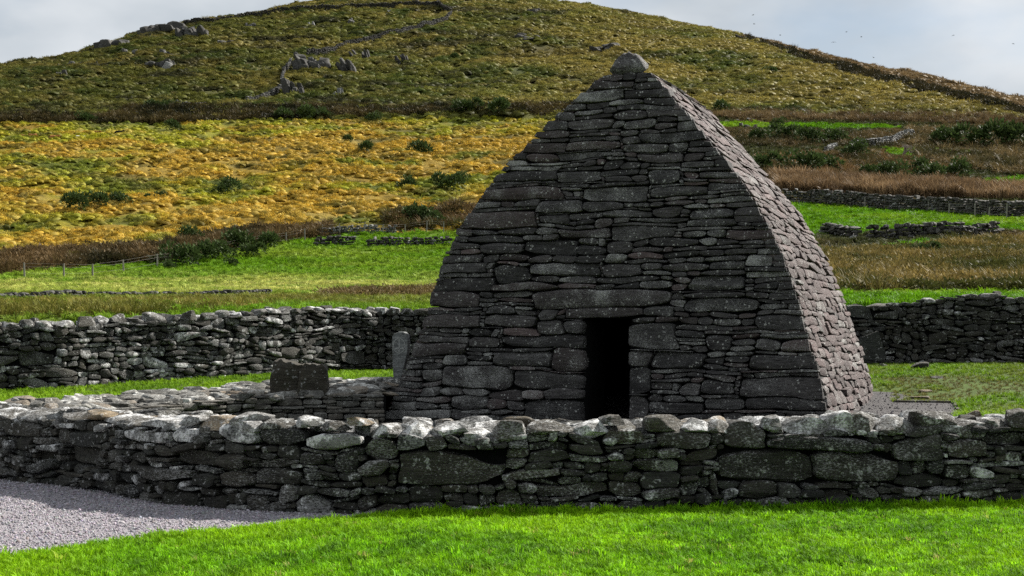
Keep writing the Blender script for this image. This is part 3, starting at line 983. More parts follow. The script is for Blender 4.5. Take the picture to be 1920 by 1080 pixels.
# ------------------------------------------------------------------ dry-stone walls of the enclosure
class Line:
    def __init__(self, pts):
        self.p = np.array(pts, float)
        self.L = np.concatenate([[0], np.cumsum(np.linalg.norm(np.diff(self.p, axis=0), axis=1))])
        d = np.diff(self.p, axis=0); d /= np.linalg.norm(d, axis=1, keepdims=True)
        t = np.vstack([d[:1], (d[:-1] + d[1:]) / 2, d[-1:]])
        self.t = t / np.linalg.norm(t, axis=1, keepdims=True)

    def at(self, s):
        x = np.interp(s, self.L, self.p[:, 0]); y = np.interp(s, self.L, self.p[:, 1])
        tx = np.interp(s, self.L, self.t[:, 0]); ty = np.interp(s, self.L, self.t[:, 1])
        n = np.hypot(tx, ty)
        return x, y, tx / n, ty / n

    def P(self, s, n, z):
        """n: outward, towards the viewer"""
        x, y, tx, ty = self.at(s)
        return np.stack([x + ty * n, y - tx * n, z], 1)

    def s_at_px(self, px):
        s = np.linspace(0, self.L[-1], 4000)
        x, y, _, _ = self.at(s)
        q = 960 + x / y * F
        k = np.argmax(q >= px) if (q >= px).any() else len(s) - 1
        return s[k], y[k]


def wall_core(name, line, ground, top, n0, n1, root, mat=M_CORE):
    s = np.linspace(0, line.L[-1], 60)
    g, t = ground(s), top(s)
    A = [line.P(s, np.full_like(s, n0), g - .3), line.P(s, np.full_like(s, n0 - 0.04), t), line.P(s, np.full_like(s, n1), t), line.P(s, np.full_like(s, n1), g - .3)]
    Vv = np.vstack(A); m = len(s)
    q = []
    for k in range(3):
        for i in range(m - 1):
            q.append((k * m + i, k * m + i + 1, (k + 1) * m + i + 1, (k + 1) * m + i))
    me = np_mesh(name, Vv - np.array(root.location), np.array(q), mat, None)
    link(bpy.data.objects.new(name, me), root)


# --- wall in front
fl = Line(FW)
fw = empty('dry_stone_wall', (FW[8][0], FW[8][1] + .3, 0))
tag(fw, 'low rubble wall nearest the lawn, topped with bright lichened boulders', 'wall', kind='thing')
pf = Pieces(fw, M_RUB, 298)
rs = RS(41)
FT = tab([(-900, .62), (0, .60), (300, .63), (700, .62), (1000, .64), (1350, .62), (1600, .66), (1920, .66), (2400, .66)])
sgrid = np.linspace(0, fl.L[-1], 400)
gx, gy_, _, _ = fl.at(sgrid)
ftop_s = FT(960 + gx / gy_ * F)
def ftop(s): return np.interp(s, sgrid, ftop_s)
CF = 0.015
ns = int(fl.L[-1] / CF); nz = int(0.72 / CF)
sc_ = (np.arange(ns) + .5) * CF; zc = (np.arange(nz) + .5) * CF
mask = zc[:, None] < ftop(sc_)[None, :]
FKEYS = [  # px0, py0, px1, py1, lichen, shape
    (744, 840, 948, 914, .35, 'wedge'), (1364, 790, 1446, 846, .2, 'dome'), (1350, 848, 1525, 902, .3, ''), (1526, 851, 1680, 898, .25, ''), (1447, 814, 1634, 847, .35, ''), (1650, 820, 1769, 861, .25, ''), (1778, 831, 1853, 856, .55, ''), (1335, 884, 1386, 928, .4, 'dome'), (1392, 903, 1452, 936, .2, ''), (1454, 905, 1499, 934, .35, ''), (1846, 808, 1935, 834, .2, ''), (1530, 899, 1606, 913, .3, ''), (1538, 915, 1600, 933, .2, ''), (1676, 884, 1770, 905, .3, ''), (1770, 866, 1818, 893, .3, ''), (1822, 864, 1925, 874, .6, ''),
    (120, 838, 190, 874, .2, ''), (227, 807, 315, 831, .95, ''), (319, 807, 366, 831, .9, ''), (486, 805, 569, 831, .2, ''), (572, 809, 680, 838, .75, ''), (685, 822, 743, 863, .3, 'dome'), (326, 847, 400, 873, .1, ''), (403, 849, 454, 877, .15, ''), (257, 876, 361, 893, .3, ''), (407, 884, 484, 914, .35, ''), (484, 879, 565, 910, .4, ''), (356, 884, 400, 912, .2, 'dome'), (303, 916, 370, 944, .1, ''), (377, 926, 430, 953, .1, ''), (486, 825, 549, 843, .5, ''), (287, 835, 340, 856, .1, ''), (407, 800, 477, 828, .85, ''), (14, 788, 74, 812, .3, ''), (60, 862, 110, 880, .3, ''), (25, 838, 62, 850, .1, ''), (565, 845, 610, 870, .3, ''), (570, 876, 602, 902, .4, ''),
    (985, 830, 1070, 848, .3, ''), (1072, 830, 1130, 846, .2, ''), (1070, 850, 1135, 868, .4, ''), (1127, 865, 1184, 888, .2, ''), (1186, 860, 1270, 884, .5, ''), (1239, 850, 1285, 865, .1, ''), (1143, 905, 1210, 930, .2, ''), (930, 862, 990, 884, .5, ''), (925, 845, 985, 862, .5, ''), (1010, 908, 1140, 932, .4, ''), (1277, 874, 1318, 890, .1, ''), (993, 862, 1052, 870, .2, ''), (860, 846, 920, 868, .6, 'up'),
]
grid = np.zeros((nz, ns), bool); clean = []
for (x0, y0, x1, y1, li, shp) in FKEYS:
    s0, Y0 = fl.s_at_px(x0); s1, Y1 = fl.s_at_px(x1); Ym = (Y0 + Y1) / 2
    z0, z1 = EYE - (y1 - HZ) * Ym / F, EYE - (y0 - HZ) * Ym / F
    a, b, c, d = int(s0 / CF), max(int(z0 / CF), 0), int(s1 / CF), min(int(z1 / CF), nz)
    if d - b < 3: continue
    while c > a + 3 and grid[b:d, c - 1].any(): c -= 1
    while a < c - 3 and grid[b:d, a].any(): a += 1
    while d > b + 3 and grid[d - 1, a:c].any(): d -= 1
    grid[b:d, a:c] = True
    clean.append((a, b, c, d, li, shp))
rects = fill_rects(ns, nz, mask, CF, rs, lambda r: min(max(r.lognormal(-1.75, 0.45), 0.08), 0.5), lambda r: min(max(r.lognormal(-2.65, 0.38), 0.035), 0.15), [k[:4] for k in clean], wmin=5, hmin=2, snap=1, aspect=1.3)
for (a, b, c, d, li, shp) in [(a, b, c, d, None, '') for a, b, c, d in rects] + clean:
    w_, h_ = (c - a) * CF - 0.004, (d - b) * CF - 0.003
    if w_ < 0.03 or h_ < 0.02: continue
    key = li is not None
    dep = min(max(0.2, w_ * 0.8), 0.42)
    small = w_ * h_ < 0.006
    p, Q = stone(w_, h_, dep, rs, (6, 2, 4) if small else (12, 4, 7), rf=rs.uniform(0.2, 0.5), cuts=rs.randint(2, 5) if not key else 3, rough=1.2 if not key else 1.0, skew=0.45 if not key else 0.12, taper=0.3 if not key else 0.12, facets=3, cutmin=0.62, lens=rs.uniform(.1, .5) if w_ > 1.4 * h_ else .1)
    if shp == 'wedge':
        t = p[:, 0] / w_ + .5
        p[:, 2] = np.where(p[:, 2] > 0, p[:, 2] * (1.0 - 0.75 * smooth(0.25, 1.0, t)), p[:, 2] * (1 - .2 * smooth(.6, 1, t)))
    if shp == 'dome':
        t = p[:, 0] / w_ * 2
        p[:, 2] = np.where(p[:, 2] > 0, p[:, 2] * (1 - .45 * np.abs(t) ** 2), p[:, 2])
    ang = rs.normal() * (0.09 if not key else 0.03)
    p = rot_axis(p, 1, ang)
    s = p[:, 0] + (a + c) / 2 * CF; z = p[:, 2] + (b + d) / 2 * CF
    s, z = warp(s, z, 2.2, 4.0, 0.045, 0.035, 200)
    n = -p[:, 1] - dep / 2 + 0.03 + rs.normal() * 0.03 - 0.10 * z
    l = min(li + .12, 1) if key else np.clip(rs.beta(1.0, 1.7) + 0.15 * (z.mean() > .5), 0, .98)
    pf.add(fl.P(s, n, z), Q, rnd_sv(rs, l, 0.05), prio=2e4 if key else 0)
# coping boulders: the ones that can be told apart in front, then the rows behind
CAPS = [(747, 791, 807, 838, 1), (804, 793, 880, 824, .95), (871, 803, 933, 841, .8), (924, 789, 990, 832, .45), (990, 789, 1080, 818, .55), (1078, 787, 1143, 828, 1), (1136, 792, 1222, 836, .45), (1134, 779, 1171, 799, .5), (1213, 779, 1289, 812, .3), (1284, 786, 1340, 812, .75), (1329, 787, 1380, 815, .6), (1438, 780, 1478, 814, .65), (1473, 782, 1556, 816, .8), (1554, 771, 1616, 814, .95), (1600, 773, 1655, 814, .6), (1653, 782, 1726, 818, .7), (1725, 771, 1817, 816, .45), (1792, 787, 1853, 826, .55), (1852, 787, 1899, 812, .5), (1897, 768, 1960, 808, .4),
        (-60, 766, 20, 795, .8), (14, 770, 78, 795, .6), (76, 773, 140, 799, .5), (139, 769, 172, 788, .1), (170, 778, 226, 800, .8), (212, 786, 262, 808, .5), (258, 786, 322, 808, .9), (322, 780, 350, 800, .7), (345, 782, 425, 809, .45), (414, 774, 478, 794, .7), (420, 790, 480, 812, .9), (476, 788, 540, 810, .6), (539, 781, 594, 803, .9), (592, 790, 645, 810, .6), (641, 785, 692, 800, .6), (690, 796, 748, 824, .8)]
for k, (x0, y0, x1, y1, li) in enumerate(CAPS):
    s0, Y0 = fl.s_at_px(x0); s1, Y1 = fl.s_at_px(x1); Ym = (Y0 + Y1) / 2
    z0, z1 = EYE - (y1 - HZ) * Ym / F, EYE - (y0 - HZ) * Ym / F
    w_ = (s1 - s0) * 1.06; h_ = max(z1 - z0, .07)
    dep = min(max(0.28, w_ * 0.9), 0.46)
    p, Q = boulder(w_, dep, h_, RS(900 + k), (14, 11, 9), cuts=12)
    p = rotz(p, RS(k).normal() * 0.12)
    n = -p[:, 1] - dep / 2 + 0.03
    warm = 0.9 if (x0, y0) in ((139, 769), (345, 782), (641, 785)) else 0.12
    pf.add(fl.P(p[:, 0] + (s0 + s1) / 2, n - .06, p[:, 2] + z0), Q, (RS(k).rand() * .5 + .5, min(li * 1.0 + .12, 1), warm), prio=3e4)
s = 0.1
for row, nb in ((0, -.34), (1, -.52), (2, -.64)):
    s = rs.uniform(0, .2)
    while s < fl.L[-1] - .2:
        w_ = rs.uniform(.14, .34); h_ = rs.uniform(.07, .14)
        p, Q = boulder(w_, rs.uniform(.18, .3), h_, rs, (7, 6, 4), cuts=7)
        p = rotz(p, rs.uniform(-.5, .5))
        zt = float(ftop(s)) - 0.03 + rs.uniform(-.02, .02)
        pf.add(fl.P(p[:, 0] + s + w_ / 2, -p[:, 1] + nb + rs.normal() * .03, p[:, 2] + zt), Q, (rs.rand(), np.clip(rs.beta(2.6, 1.2), 0, 1), rs.rand() ** 6))
        s += w_ * rs.uniform(.8, 1.05)
pf.build()
wall_core('hearting', fl, lambda s: np.zeros_like(s), lambda s: ftop(s) - 0.02, -0.10, -0.66, fw)

# --- wall behind
bl = Line(BW)
bx, by, _, _ = bl.at(np.linspace(0, bl.L[-1], 500))
bs = np.linspace(0, bl.L[-1], 500)
bg = yard_z(bx, by)
BTOP = tab([(-600, 622), (0, 612), (120, 608), (250, 600), (400, 593), (500, 584), (580, 579), (700, 583), (830, 586), (1200, 580), (1580, 578), (1680, 570), (1760, 560), (1830, 551), (1920, 556), (2100, 560)])
bt = EYE + (HZ - BTOP(960 + bx / by * F)) / F * by - 0.03
def bgz(s): return np.interp(s, bs, bg)
def btz(s): return np.interp(s, bs, bt)
bw = empty('dry_stone_wall', (BW[8][0], BW[8][1] + .4, .4))
tag(bw, 'tall dark dry-stone field wall behind the oratory, turf growing along its top', 'wall', kind='thing')
pb = Pieces(bw, M_RUB, 298)
rs = RS(51)
CB = 0.025
ns = int(bl.L[-1] / CB); nz = int(2.0 / CB)
sc_ = (np.arange(ns) + .5) * CB; zc = (np.arange(nz) + .5) * CB
mask = zc[:, None] < (btz(sc_) - bgz(sc_))[None, :]
bkeys = []
for (x0, y0, x1, y1, li) in [(1590, 573, 1638, 600, .3), (1640, 584, 1690, 600, .2), (1742, 625, 1780, 646, .1), (1752, 596, 1796, 612, .15), (1772, 622, 1810, 631, .1), (1835, 582, 1875, 596, .1), (1815, 560, 1870, 570, .3), (40, 660, 105, 686, .3), (42, 706, 92, 726, .6), (270, 672, 322, 692, .9), (332, 622, 380, 638, .95), (525, 648, 560, 670, .2), (640, 655, 690, 680, .2), (555, 606, 590, 622, .6), (150, 720, 185, 735, .3), (85, 690, 150, 706, .2)]:
    s0, Y0 = bl.s_at_px(x0); s1, Y1 = bl.s_at_px(x1); Ym = (Y0 + Y1) / 2; sm = (s0 + s1) / 2
    z0, z1 = EYE - (y1 - HZ) * Ym / F - bgz(sm), EYE - (y0 - HZ) * Ym / F - bgz(sm)
    bkeys.append((int(s0 / CB), max(int(z0 / CB), 0), int(s1 / CB), int(z1 / CB), li))
rects = fill_rects(ns, nz, mask, CB, rs, lambda r: min(max(r.lognormal(-1.28, 0.42), 0.13), 0.8), lambda r: min(max(r.lognormal(-2.15, 0.35), 0.06), 0.24), [k[:4] for k in bkeys], wmin=4, hmin=2, snap=1)
for (a, b, c, d, li) in [(a, b, c, d, None) for a, b, c, d in rects] + bkeys:
    w_, h_ = (c - a) * CB, (d - b) * CB
    if w_ < 0.05 or h_ < 0.03: continue
    dep = min(max(.22, w_ * .7), .4)
    p, Q = stone(w_ * .99, h_ * .98, dep, rs, (6, 2, 4), rf=rs.uniform(.25, .55), cuts=4 if li is None else 1, rough=1.1, skew=.45, taper=.3, facets=3, cutmin=.6, lens=rs.uniform(.1, .5))
    p = rot_axis(p, 1, rs.normal() * .13)
    sm = (a + c) / 2 * CB
    s = p[:, 0] + sm; z = p[:, 2] + (b + d) / 2 * CB
    s, z = warp(s, z, 1.3, 2.6, .07, .05, 300)
    n = -p[:, 1] - dep / 2 + .04 + rs.normal() * .04 - .08 * z
    pxm = 960 + np.interp(sm, bs, bx) / np.interp(sm, bs, by) * F
    lw = (0.30 if pxm < 560 else 0.2) if pxm < 900 else 0.1
    l = li if li is not None else np.clip(rs.beta(1.2, 2.6) + lw - .1, 0, 1)
    Vw = bl.P(s, n, z + bgz(sm))
    pb.add(Vw, Q, rnd_sv(rs, l, .05), visible=not (860 < pxm < 1580))
s = .1
for row, nb in ((0, -.12), (1, -.38)):
    s = .1
    while s < bl.L[-1] - .3:
        w_ = rs.uniform(.22, .55)
        pxm = 960 + np.interp(s, bs, bx) / np.interp(s, bs, by) * F
        if pxm > 900 and rs.rand() < .6:
            s += w_; continue
        p, Q = boulder(w_, rs.uniform(.25, .4), rs.uniform(.1, .2) * (1.25 if pxm < 420 else 1), rs, (7, 6, 4), cuts=7)
        p = rotz(p, rs.normal() * .3)
        pb.add(bl.P(p[:, 0] + s + w_ / 2, -p[:, 1] + nb - .12 + rs.normal() * .03, p[:, 2] + btz(s) - .05), Q, (rs.rand(), np.clip(rs.beta(2, 1.3) - (.3 if pxm > 900 else 0), 0, 1), .1), visible=not (860 < pxm < 1580))
        s += w_ * .98
pb.build()
wall_core('hearting', bl, bgz, lambda s: btz(s) - .03, -.14, -.62, bw)

# --- low ruined platform on the left
near = [((px - 960) / F * Y, Y) for px, Y in [(-260, 19.8), (0, 20.4), (231, 21.8), (463, 23.4), (600, 23.6), (722, 23.9)]]
far = np.array([((px - 960) / F * Y, Y) for px, Y in [(-260, 20.5), (0, 21.0), (92, 21.6), (260, 23.9), (463, 26.4), (620, 26.9), (735, 27.0)]])
near = np.array(near)
pl_line = Line(near)
rp = empty('rubble_platform', (near[3][0], near[3][1] + 1, .1))
tag(rp, 'knee-high ruined platform of loose grey slabs left of the oratory', 'ruin')
pp_ = Pieces(rp, M_PLAT, 295)
rs = RS(61)
TZ = lambda px: np.interp(px, [-260, 0, 231, 463, 725], [.24, .26, .27, .36, .38])
nsn = int(pl_line.L[-1] / .02)
scx = (np.arange(nsn) + .5) * .02
ex, ey, _, _ = pl_line.at(scx)
eg = yard_z(ex, ey); et = TZ(960 + ex / ey * F)
mask = ((np.arange(30) + .5) * .02)[:, None] < (et - eg)[None, :]
for (a, b, c, d) in fill_rects(nsn, 30, mask, .02, rs, lambda r: min(max(r.lognormal(-1.3, .4), .14), .7), lambda r: min(max(r.lognormal(-2.5, .3), .05), .14), wmin=5, hmin=2):
    w_, h_ = (c - a) * .02, (d - b) * .02
    p, Q = stone(w_, h_, .35, rs, (7, 3, 4), rf=.7, cuts=2, rough=1, skew=.3, taper=.2, facets=2)
    sm = (a + c) / 2 * .02
    pp_.add(pl_line.P(p[:, 0] + sm, -p[:, 1] - .17 + rs.normal() * .04, p[:, 2] + (b + d) / 2 * .02 + np.interp(sm, scx, eg)), Q, rnd_sv(rs, rs.beta(1.3, 3), .08))
# slabs lying on top
s_p = np.concatenate([rs.uniform(0, 1, 460)])
q_p = rs.uniform(0, 1, 460)
core_n = []
for s1, q1 in zip(s_p, q_p):
    sm = s1 * pl_line.L[-1]
    x, y, tx, ty = pl_line.at(np.array([sm])); x, y = x[0], y[0]
    px = 960 + x / y * F
    fy = float(np.interp(x * 1.0, far[:, 0], far[:, 1]))
    fx = x + (fy - y) * .1
    X = x + (fx - x) * q1; Yv = y + .15 + max(fy - y - .15, .3) * q1
    z = float(TZ(px)) + .13 * q1 - .05
    if X > OR[0] - 7.45 * U[0] + (Yv - OR[1] + 7.45 * U[1]) * .35 - .1 and Yv > 24.5: continue
    w_ = rs.uniform(.2, .55) * (1 if px > 200 else 1.15)
    p, Q = boulder(w_, w_ * rs.uniform(.6, .95), rs.uniform(.06, .15), rs, (6, 5, 3), cuts=7)
    p = rot_axis(p, 0, rs.normal() * .12); p = rotz(p, rs.uniform(0, 6.28))
    lit = rs.beta(1.6, 1.8) + (.2 if q1 > .7 else 0)
    pp_.add(p + np.array([X, Yv, z]), Q, (rs.rand(), np.clip(lit, 0, 1), rs.rand() ** 7))
pp_.build()
cs = np.linspace(0, pl_line.L[-1], 40)
x, y, _, _ = pl_line.at(cs)
fy = np.interp(x, far[:, 0], far[:, 1]); tz = TZ(960 + x / y * F)
A = np.vstack([np.stack([x, y + .12, np.full_like(x, -.2)], 1), np.stack([x, y + .15, tz - .05], 1), np.stack([x + (fy - y) * .1, fy, tz + .08], 1), np.stack([x + (fy - y) * .1, fy + .05, np.full_like(x, -.2)], 1)])
m = len(cs); q = [(k * m + i, k * m + i + 1, (k + 1) * m + i + 1, (k + 1) * m + i) for k in range(3) for i in range(m - 1)]
link(bpy.data.objects.new('hearting', np_mesh('hearting', A - np.array(rp.location), np.array(q), M_CORE, None)), rp)

# ------------------------------------------------------------------ standing stones
def one_stone(name, Vw, Q, mat, sv, label, cat, base, group=None, sharp=38):
    me = np_mesh(name, Vw - np.asarray(base), Q, mat, sharp)
    vcol(me, 'sv', np.tile(np.asarray(sv, np.float32), (len(Vw), 1)))
    o = bpy.data.objects.new(name, me); o.location = base
    return tag(link(o), label, cat, group)


def px_scale(Y): return Y / F


YB = 23.9
bc = np.array([(560 - 960) / F * YB, YB, .30])
root = empty('standing_stone', tuple(bc)); tag(root, 'squat dark standing block split down the middle, on the rubble platform', 'standing stone')
for (x0, x1, ytop, sl, sd, dy) in ((509, 571, 674, .13, 71, 0.0), (562, 612, 680, .10, 72, -.03)):
    w_ = (x1 - x0) * px_scale(YB); h_ = (756 - ytop) * px_scale(YB)
    p, Q = stone(w_, h_, .42, RS(sd), (16, 8, 16), rf=.3, cuts=3, rough=.9, skew=.06, taper=.06, facets=4, cutmin=.8)
    t = p[:, 0] / w_
    p[:, 2] = np.where(p[:, 2] > 0, p[:, 2] * (1 - sl * 1.5 * np.abs(t + .25) - .07 * np.abs(np.sin(9 * t + sd)) - .05 * np.sin(23 * t) * np.sin(p[:, 1] * 17)), p[:, 2])
    p[:, 0] *= 1 + .06 * np.sin(p[:, 2] * 9 + sd)
    Vw = p + np.array([((x0 + x1) / 2 - 960) / F * YB, YB + .1 + dy, EYE - (756 - HZ) / F * YB + h_ / 2])
    me = np_mesh('stone_half', Vw - bc, Q, M_RUB, 38); vcol(me, 'sv', np.tile(np.array([[.45, .02, .15]]), (len(Vw), 1)))
    link(bpy.data.objects.new('stone_half', me), root)

# cross slab: tapered shaft, round head, incised cross in a ring
YC = 26.3
prof = [(737, 716), (736, 690), (735, 660), (734, 642), (735, 631), (739, 625.5), (747, 622), (757, 622), (763, 627), (765, 636), (765, 650), (762.5, 668), (757, 690), (750, 716)]
oc = np.array([((px - 960) / F * YC, EYE + (HZ - py) / F * YC) for px, py in prof])
base = np.array([oc[:, 0].mean(), YC, .42])
nP = len(oc)
dirv = np.array([-.22, .975])                       # slab turned a little so that its right edge shows
def slab_pt(x, z, d): return np.array([x + d * .24, YC + d * .97, z])
cx, cz = oc[:, 0].mean(), oc[:, 1].mean()
bev = 0.93
rings = [[slab_pt(cx + (x - cx) * b, cz + (z - cz) * (b if b == 1 else .985), d) for x, z in oc] for b, d in ((bev, 0), (1, .025), (1, .13), (bev, .155))]
Vs = np.array([p for r in rings for p in r] + [slab_pt(cx, cz, 0), slab_pt(cx, cz, .155)])
q = [(k * nP + i, k * nP + (i + 1) % nP, (k + 1) * nP + (i + 1) % nP, (k + 1) * nP + i) for k in range(3) for i in range(nP)]
tr = [(4 * nP, (i + 1) % nP, i) for i in range(nP)] + [(4 * nP + 1, 3 * nP + i, 3 * nP + (i + 1) % nP) for i in range(nP)]
me = np_mesh('cross_slab', Vs - base, [np.array(q), np.array(tr)], M_SLAB, 40)
vcol(me, 'sv', np.tile(np.array([[.55, .15, .1]]), (len(Vs), 1)))
slab = bpy.data.objects.new('cross_slab', me); slab.location = base
tag(link(slab), 'grey upright slab with rounded head and incised ringed cross, beside the oratory', 'cross slab')
m, nt, nd, lk, out = new_mat('pale_incision')
b_ = N(nd, 'ShaderNodeBsdfPrincipled', **{'Roughness': .9}); b_.inputs['Base Color'].default_value = (.33, .34, .33, 1); lk.new(b_.outputs[0], out.inputs['Surface'])
acc = Acc()
def strip(pts, wd=.008):
    for (xa, za), (xb, zb) in zip(pts[:-1], pts[1:]):
        dx, dz = xb - xa, zb - za; L_ = math.hypot(dx, dz) or 1; nx_, nz_ = -dz / L_ * wd, dx / L_ * wd
        c4 = [(xa + nx_, za + nz_), (xb + nx_, zb + nz_), (xb - nx_, zb - nz_), (xa - nx_, za - nz_)]
        acc.add(np.array([slab_pt(x, z, -.003) for x, z in c4]), np.array([[0, 1, 2, 3]]))
def sp(px, py): return ((px - 960) / F * YC, EYE + (HZ - py) / F * YC)
c0 = sp(748.5, 648); r0 = 11.0 / F * YC
strip([(c0[0] + r0 * math.cos(a), c0[1] + 1.25 * r0 * math.sin(a)) for a in np.linspace(0, 2 * math.pi, 25)], .006)
strip([sp(748.5, 634), sp(748.5, 664)]); strip([sp(737.5, 654), sp(760, 653.5)]); strip([sp(740, 633.5), sp(758, 633)], .004)
strip([sp(741, 672), sp(754, 672)], .003)
link(bpy.data.objects.new('incised_cross', acc.mesh('incised_cross', m, None, base)), slab)

# flat slab leaning on the wall behind, right
YL = 35.6
pts = [(1607, 637), (1650, 620), (1664, 672), (1650, 679), (1618, 676), (1608, 668)]
Vf = [];
for d in (0, .11):
    for px, py in pts:
        z = EYE + (HZ - py) / F * YL
        Vf.append(((px - 960) / F * YL, YL + d + (z - .5) * .14, z))
Vf = np.array(Vf); n6 = len(pts)
bm = bmesh.new(); vv = [bm.verts.new(p) for p in Vf]
bm.faces.new(vv[:n6]); bm.faces.new(vv[n6:][::-1])
for i in range(n6): bm.faces.new((vv[i], vv[n6 + i], vv[n6 + (i + 1) % n6], vv[(i + 1) % n6]))
bmesh.ops.recalc_face_normals(bm, faces=bm.faces[:])
bmesh.ops.bevel(bm, geom=bm.edges[:], offset=.02, segments=2, affect='EDGES')
bb = Vf.mean(0); bb[2] = .5
for v in bm.verts: v.co -= Vector(bb)
me = bpy.data.meshes.new('leaning_slab'); bm.to_mesh(me); bm.free(); me.materials.append(M_RUB)
vcol(me, 'sv', np.tile(np.array([[.75, .15, .0]]), (len(me.vertices), 1)))
o = bpy.data.objects.new('leaning_slab', me); o.location = bb
tag(link(o), 'large smooth grey slab leaning on the back wall right of the oratory', 'slab')

# loose stones in the yard, right
for k, (px, py, w_, h_, lab) in enumerate([(1724, 693, .42, .2, 'rounded grey boulder in the grass at the foot of the back wall'), (1654, 688, .22, .1, 'small stone in the grass below the leaning slab'), (1757, 709, .3, .07, 'flat pale stone in the grass below the back wall'), (1735, 735, .28, .07, 'small tan stone on the bare patch right of the oratory'), (1726, 748, .42, .08, 'long flat tan stone beside the gravel edge')]):
    b0 = at_yard(px, py)
    p, Q = boulder(w_, w_ * .7, h_, RS(300 + k), (8, 7, 5))
    one_stone('loose_stone', p + b0 - np.array([0, 0, .02]), Q, M_RUB, (.7, .3, .8 if k > 2 else .1), lab, 'stone', b0, 'loose stones in the yard')
# thin kerb of the gravel apron on the right
kr = empty('stone_kerb', tuple(at_yard(1700, 757))); tag(kr, 'thin stone edging of the gravel strip right of the oratory', 'kerb')
ka, kb = np.array(APR[2]), np.array(APR[3]); kc = np.array(APR[4])
rs = RS(77)
for A_, B_ in ((ka, kb), (kb, kc)):
    L_ = np.linalg.norm(B_ - A_); d_ = (B_ - A_) / L_; t = 0
    while t < L_ - .1:
        ln = min(rs.uniform(.4, .8), L_ - t)
        p, Q = stone(ln - .015, .10, .06, rs, (6, 2, 3), rf=.5, cuts=1, rough=.7)
        c = A_ + d_ * (t + ln / 2)
        q_ = rotz(p, math.atan2(d_[1], d_[0])) + np.array([c[0], c[1], float(yard_z(c[0], c[1])) + .0])
        me = np_mesh('kerb_stone', q_ - q_.mean(0), Q, M_RUB, 38); vcol(me, 'sv', np.tile(np.array([[rs.rand(), .2, .2]]), (len(q_), 1)))
        o = bpy.data.objects.new('kerb_stone', me); o.location = q_.mean(0) - np.array(kr.location); link(o, kr)
        t += ln

# ------------------------------------------------------------------ scattering of plants and gravel
def scatter(name, pts, rot, scl, tint, sources, label=None, cat=None):
    me = bpy.data.meshes.new(name)
    n = len(pts)
    me.vertices.add(n); me.vertices.foreach_set('co', np.asarray(pts, np.float32).ravel())
    for nm, ty, key, arr in (('rot', 'FLOAT_VECTOR', 'vector', rot), ('scl', 'FLOAT_VECTOR', 'vector', scl)):
        a = me.attributes.new(nm, ty, 'POINT'); a.data.foreach_set(key, np.asarray(arr, np.float32).ravel())
    vcol(me, 'tint', tint)
    me.update()
    o = tag(link(bpy.data.objects.new(name, me)), label, cat, kind='stuff')
    ng = bpy.data.node_groups.new(name, 'GeometryNodeTree')
    ng.interface.new_socket('Geometry', in_out='INPUT', socket_type='NodeSocketGeometry')
    ng.interface.new_socket('Geometry', in_out='OUTPUT', socket_type='NodeSocketGeometry')
    gi = ng.nodes.new('NodeGroupInput'); go = ng.nodes.new('NodeGroupOutput')
    iop = ng.nodes.new('GeometryNodeInstanceOnPoints')
    jn = ng.nodes.new('GeometryNodeJoinGeometry')
    for s_ in sources:
        oi = ng.nodes.new('GeometryNodeObjectInfo'); oi.inputs['Object'].default_value = s_
        g2 = ng.nodes.new('GeometryNodeGeometryToInstance')
        ng.links.new(oi.outputs['Geometry'], g2.inputs[0]); ng.links.new(g2.outputs[0], jn.inputs[0])
    iop.inputs['Pick Instance'].default_value = True
    for nm, sock in (('rot', 'Rotation'), ('scl', 'Scale')):
        na = ng.nodes.new('GeometryNodeInputNamedAttribute'); na.data_type = 'FLOAT_VECTOR'; na.inputs['Name'].default_value = nm
        if nm == 'rot':
            er = ng.nodes.new('FunctionNodeEulerToRotation'); ng.links.new(na.outputs['Attribute'], er.inputs[0]); ng.links.new(er.outputs[0], iop.inputs[sock])
        else:
            ng.links.new(na.outputs['Attribute'], iop.inputs[sock])
    ng.links.new(gi.outputs[0], iop.inputs['Points']); ng.links.new(jn.outputs[0], iop.inputs['Instance'])
    ng.links.new(iop.outputs[0], go.inputs[0])
    md = o.modifiers.new('scatter', 'NODES'); md.node_group = ng
    return o


def source(name, V_, T_, mat, smooth_shade=True):
    me = np_mesh(name, V_, T_, mat, None, smooth_shade)
    return bpy.data.objects.new(name, me)


def blades(n, rs, h, spread, droop, wd, lean=0.5, segs=2):
    Vv = []; Tt = []; k = 0
    for i in range(n):
        a = rs.uniform(0, 2 * math.pi); r = spread * math.sqrt(rs.rand()) * .6
        x0, y0 = r * math.cos(a), r * math.sin(a)
        b = a + rs.normal() * .7
        hh = h * rs.uniform(.55, 1.1); ou = lean * hh * rs.uniform(.3, 1.2)
        wv = np.array([-math.sin(b), math.cos(b), 0]) * wd * rs.uniform(.7, 1.3)
        base = np.array([x0, y0, -0.02 * h]); d = np.array([math.cos(b), math.sin(b), 0])
        mid = base + d * ou * .4 + np.array([0, 0, hh * .65]); tip = base + d * ou * (1 + droop * .5) + np.array([0, 0, hh * (1 - droop)])
        Vv += [base - wv, base + wv, mid + wv * .75, mid - wv * .75, tip]
        Tt += [(k, k + 1, k + 2), (k, k + 2, k + 3), (k + 3, k + 2, k + 4)]; k += 5
    return np.array(Vv), np.array(Tt)


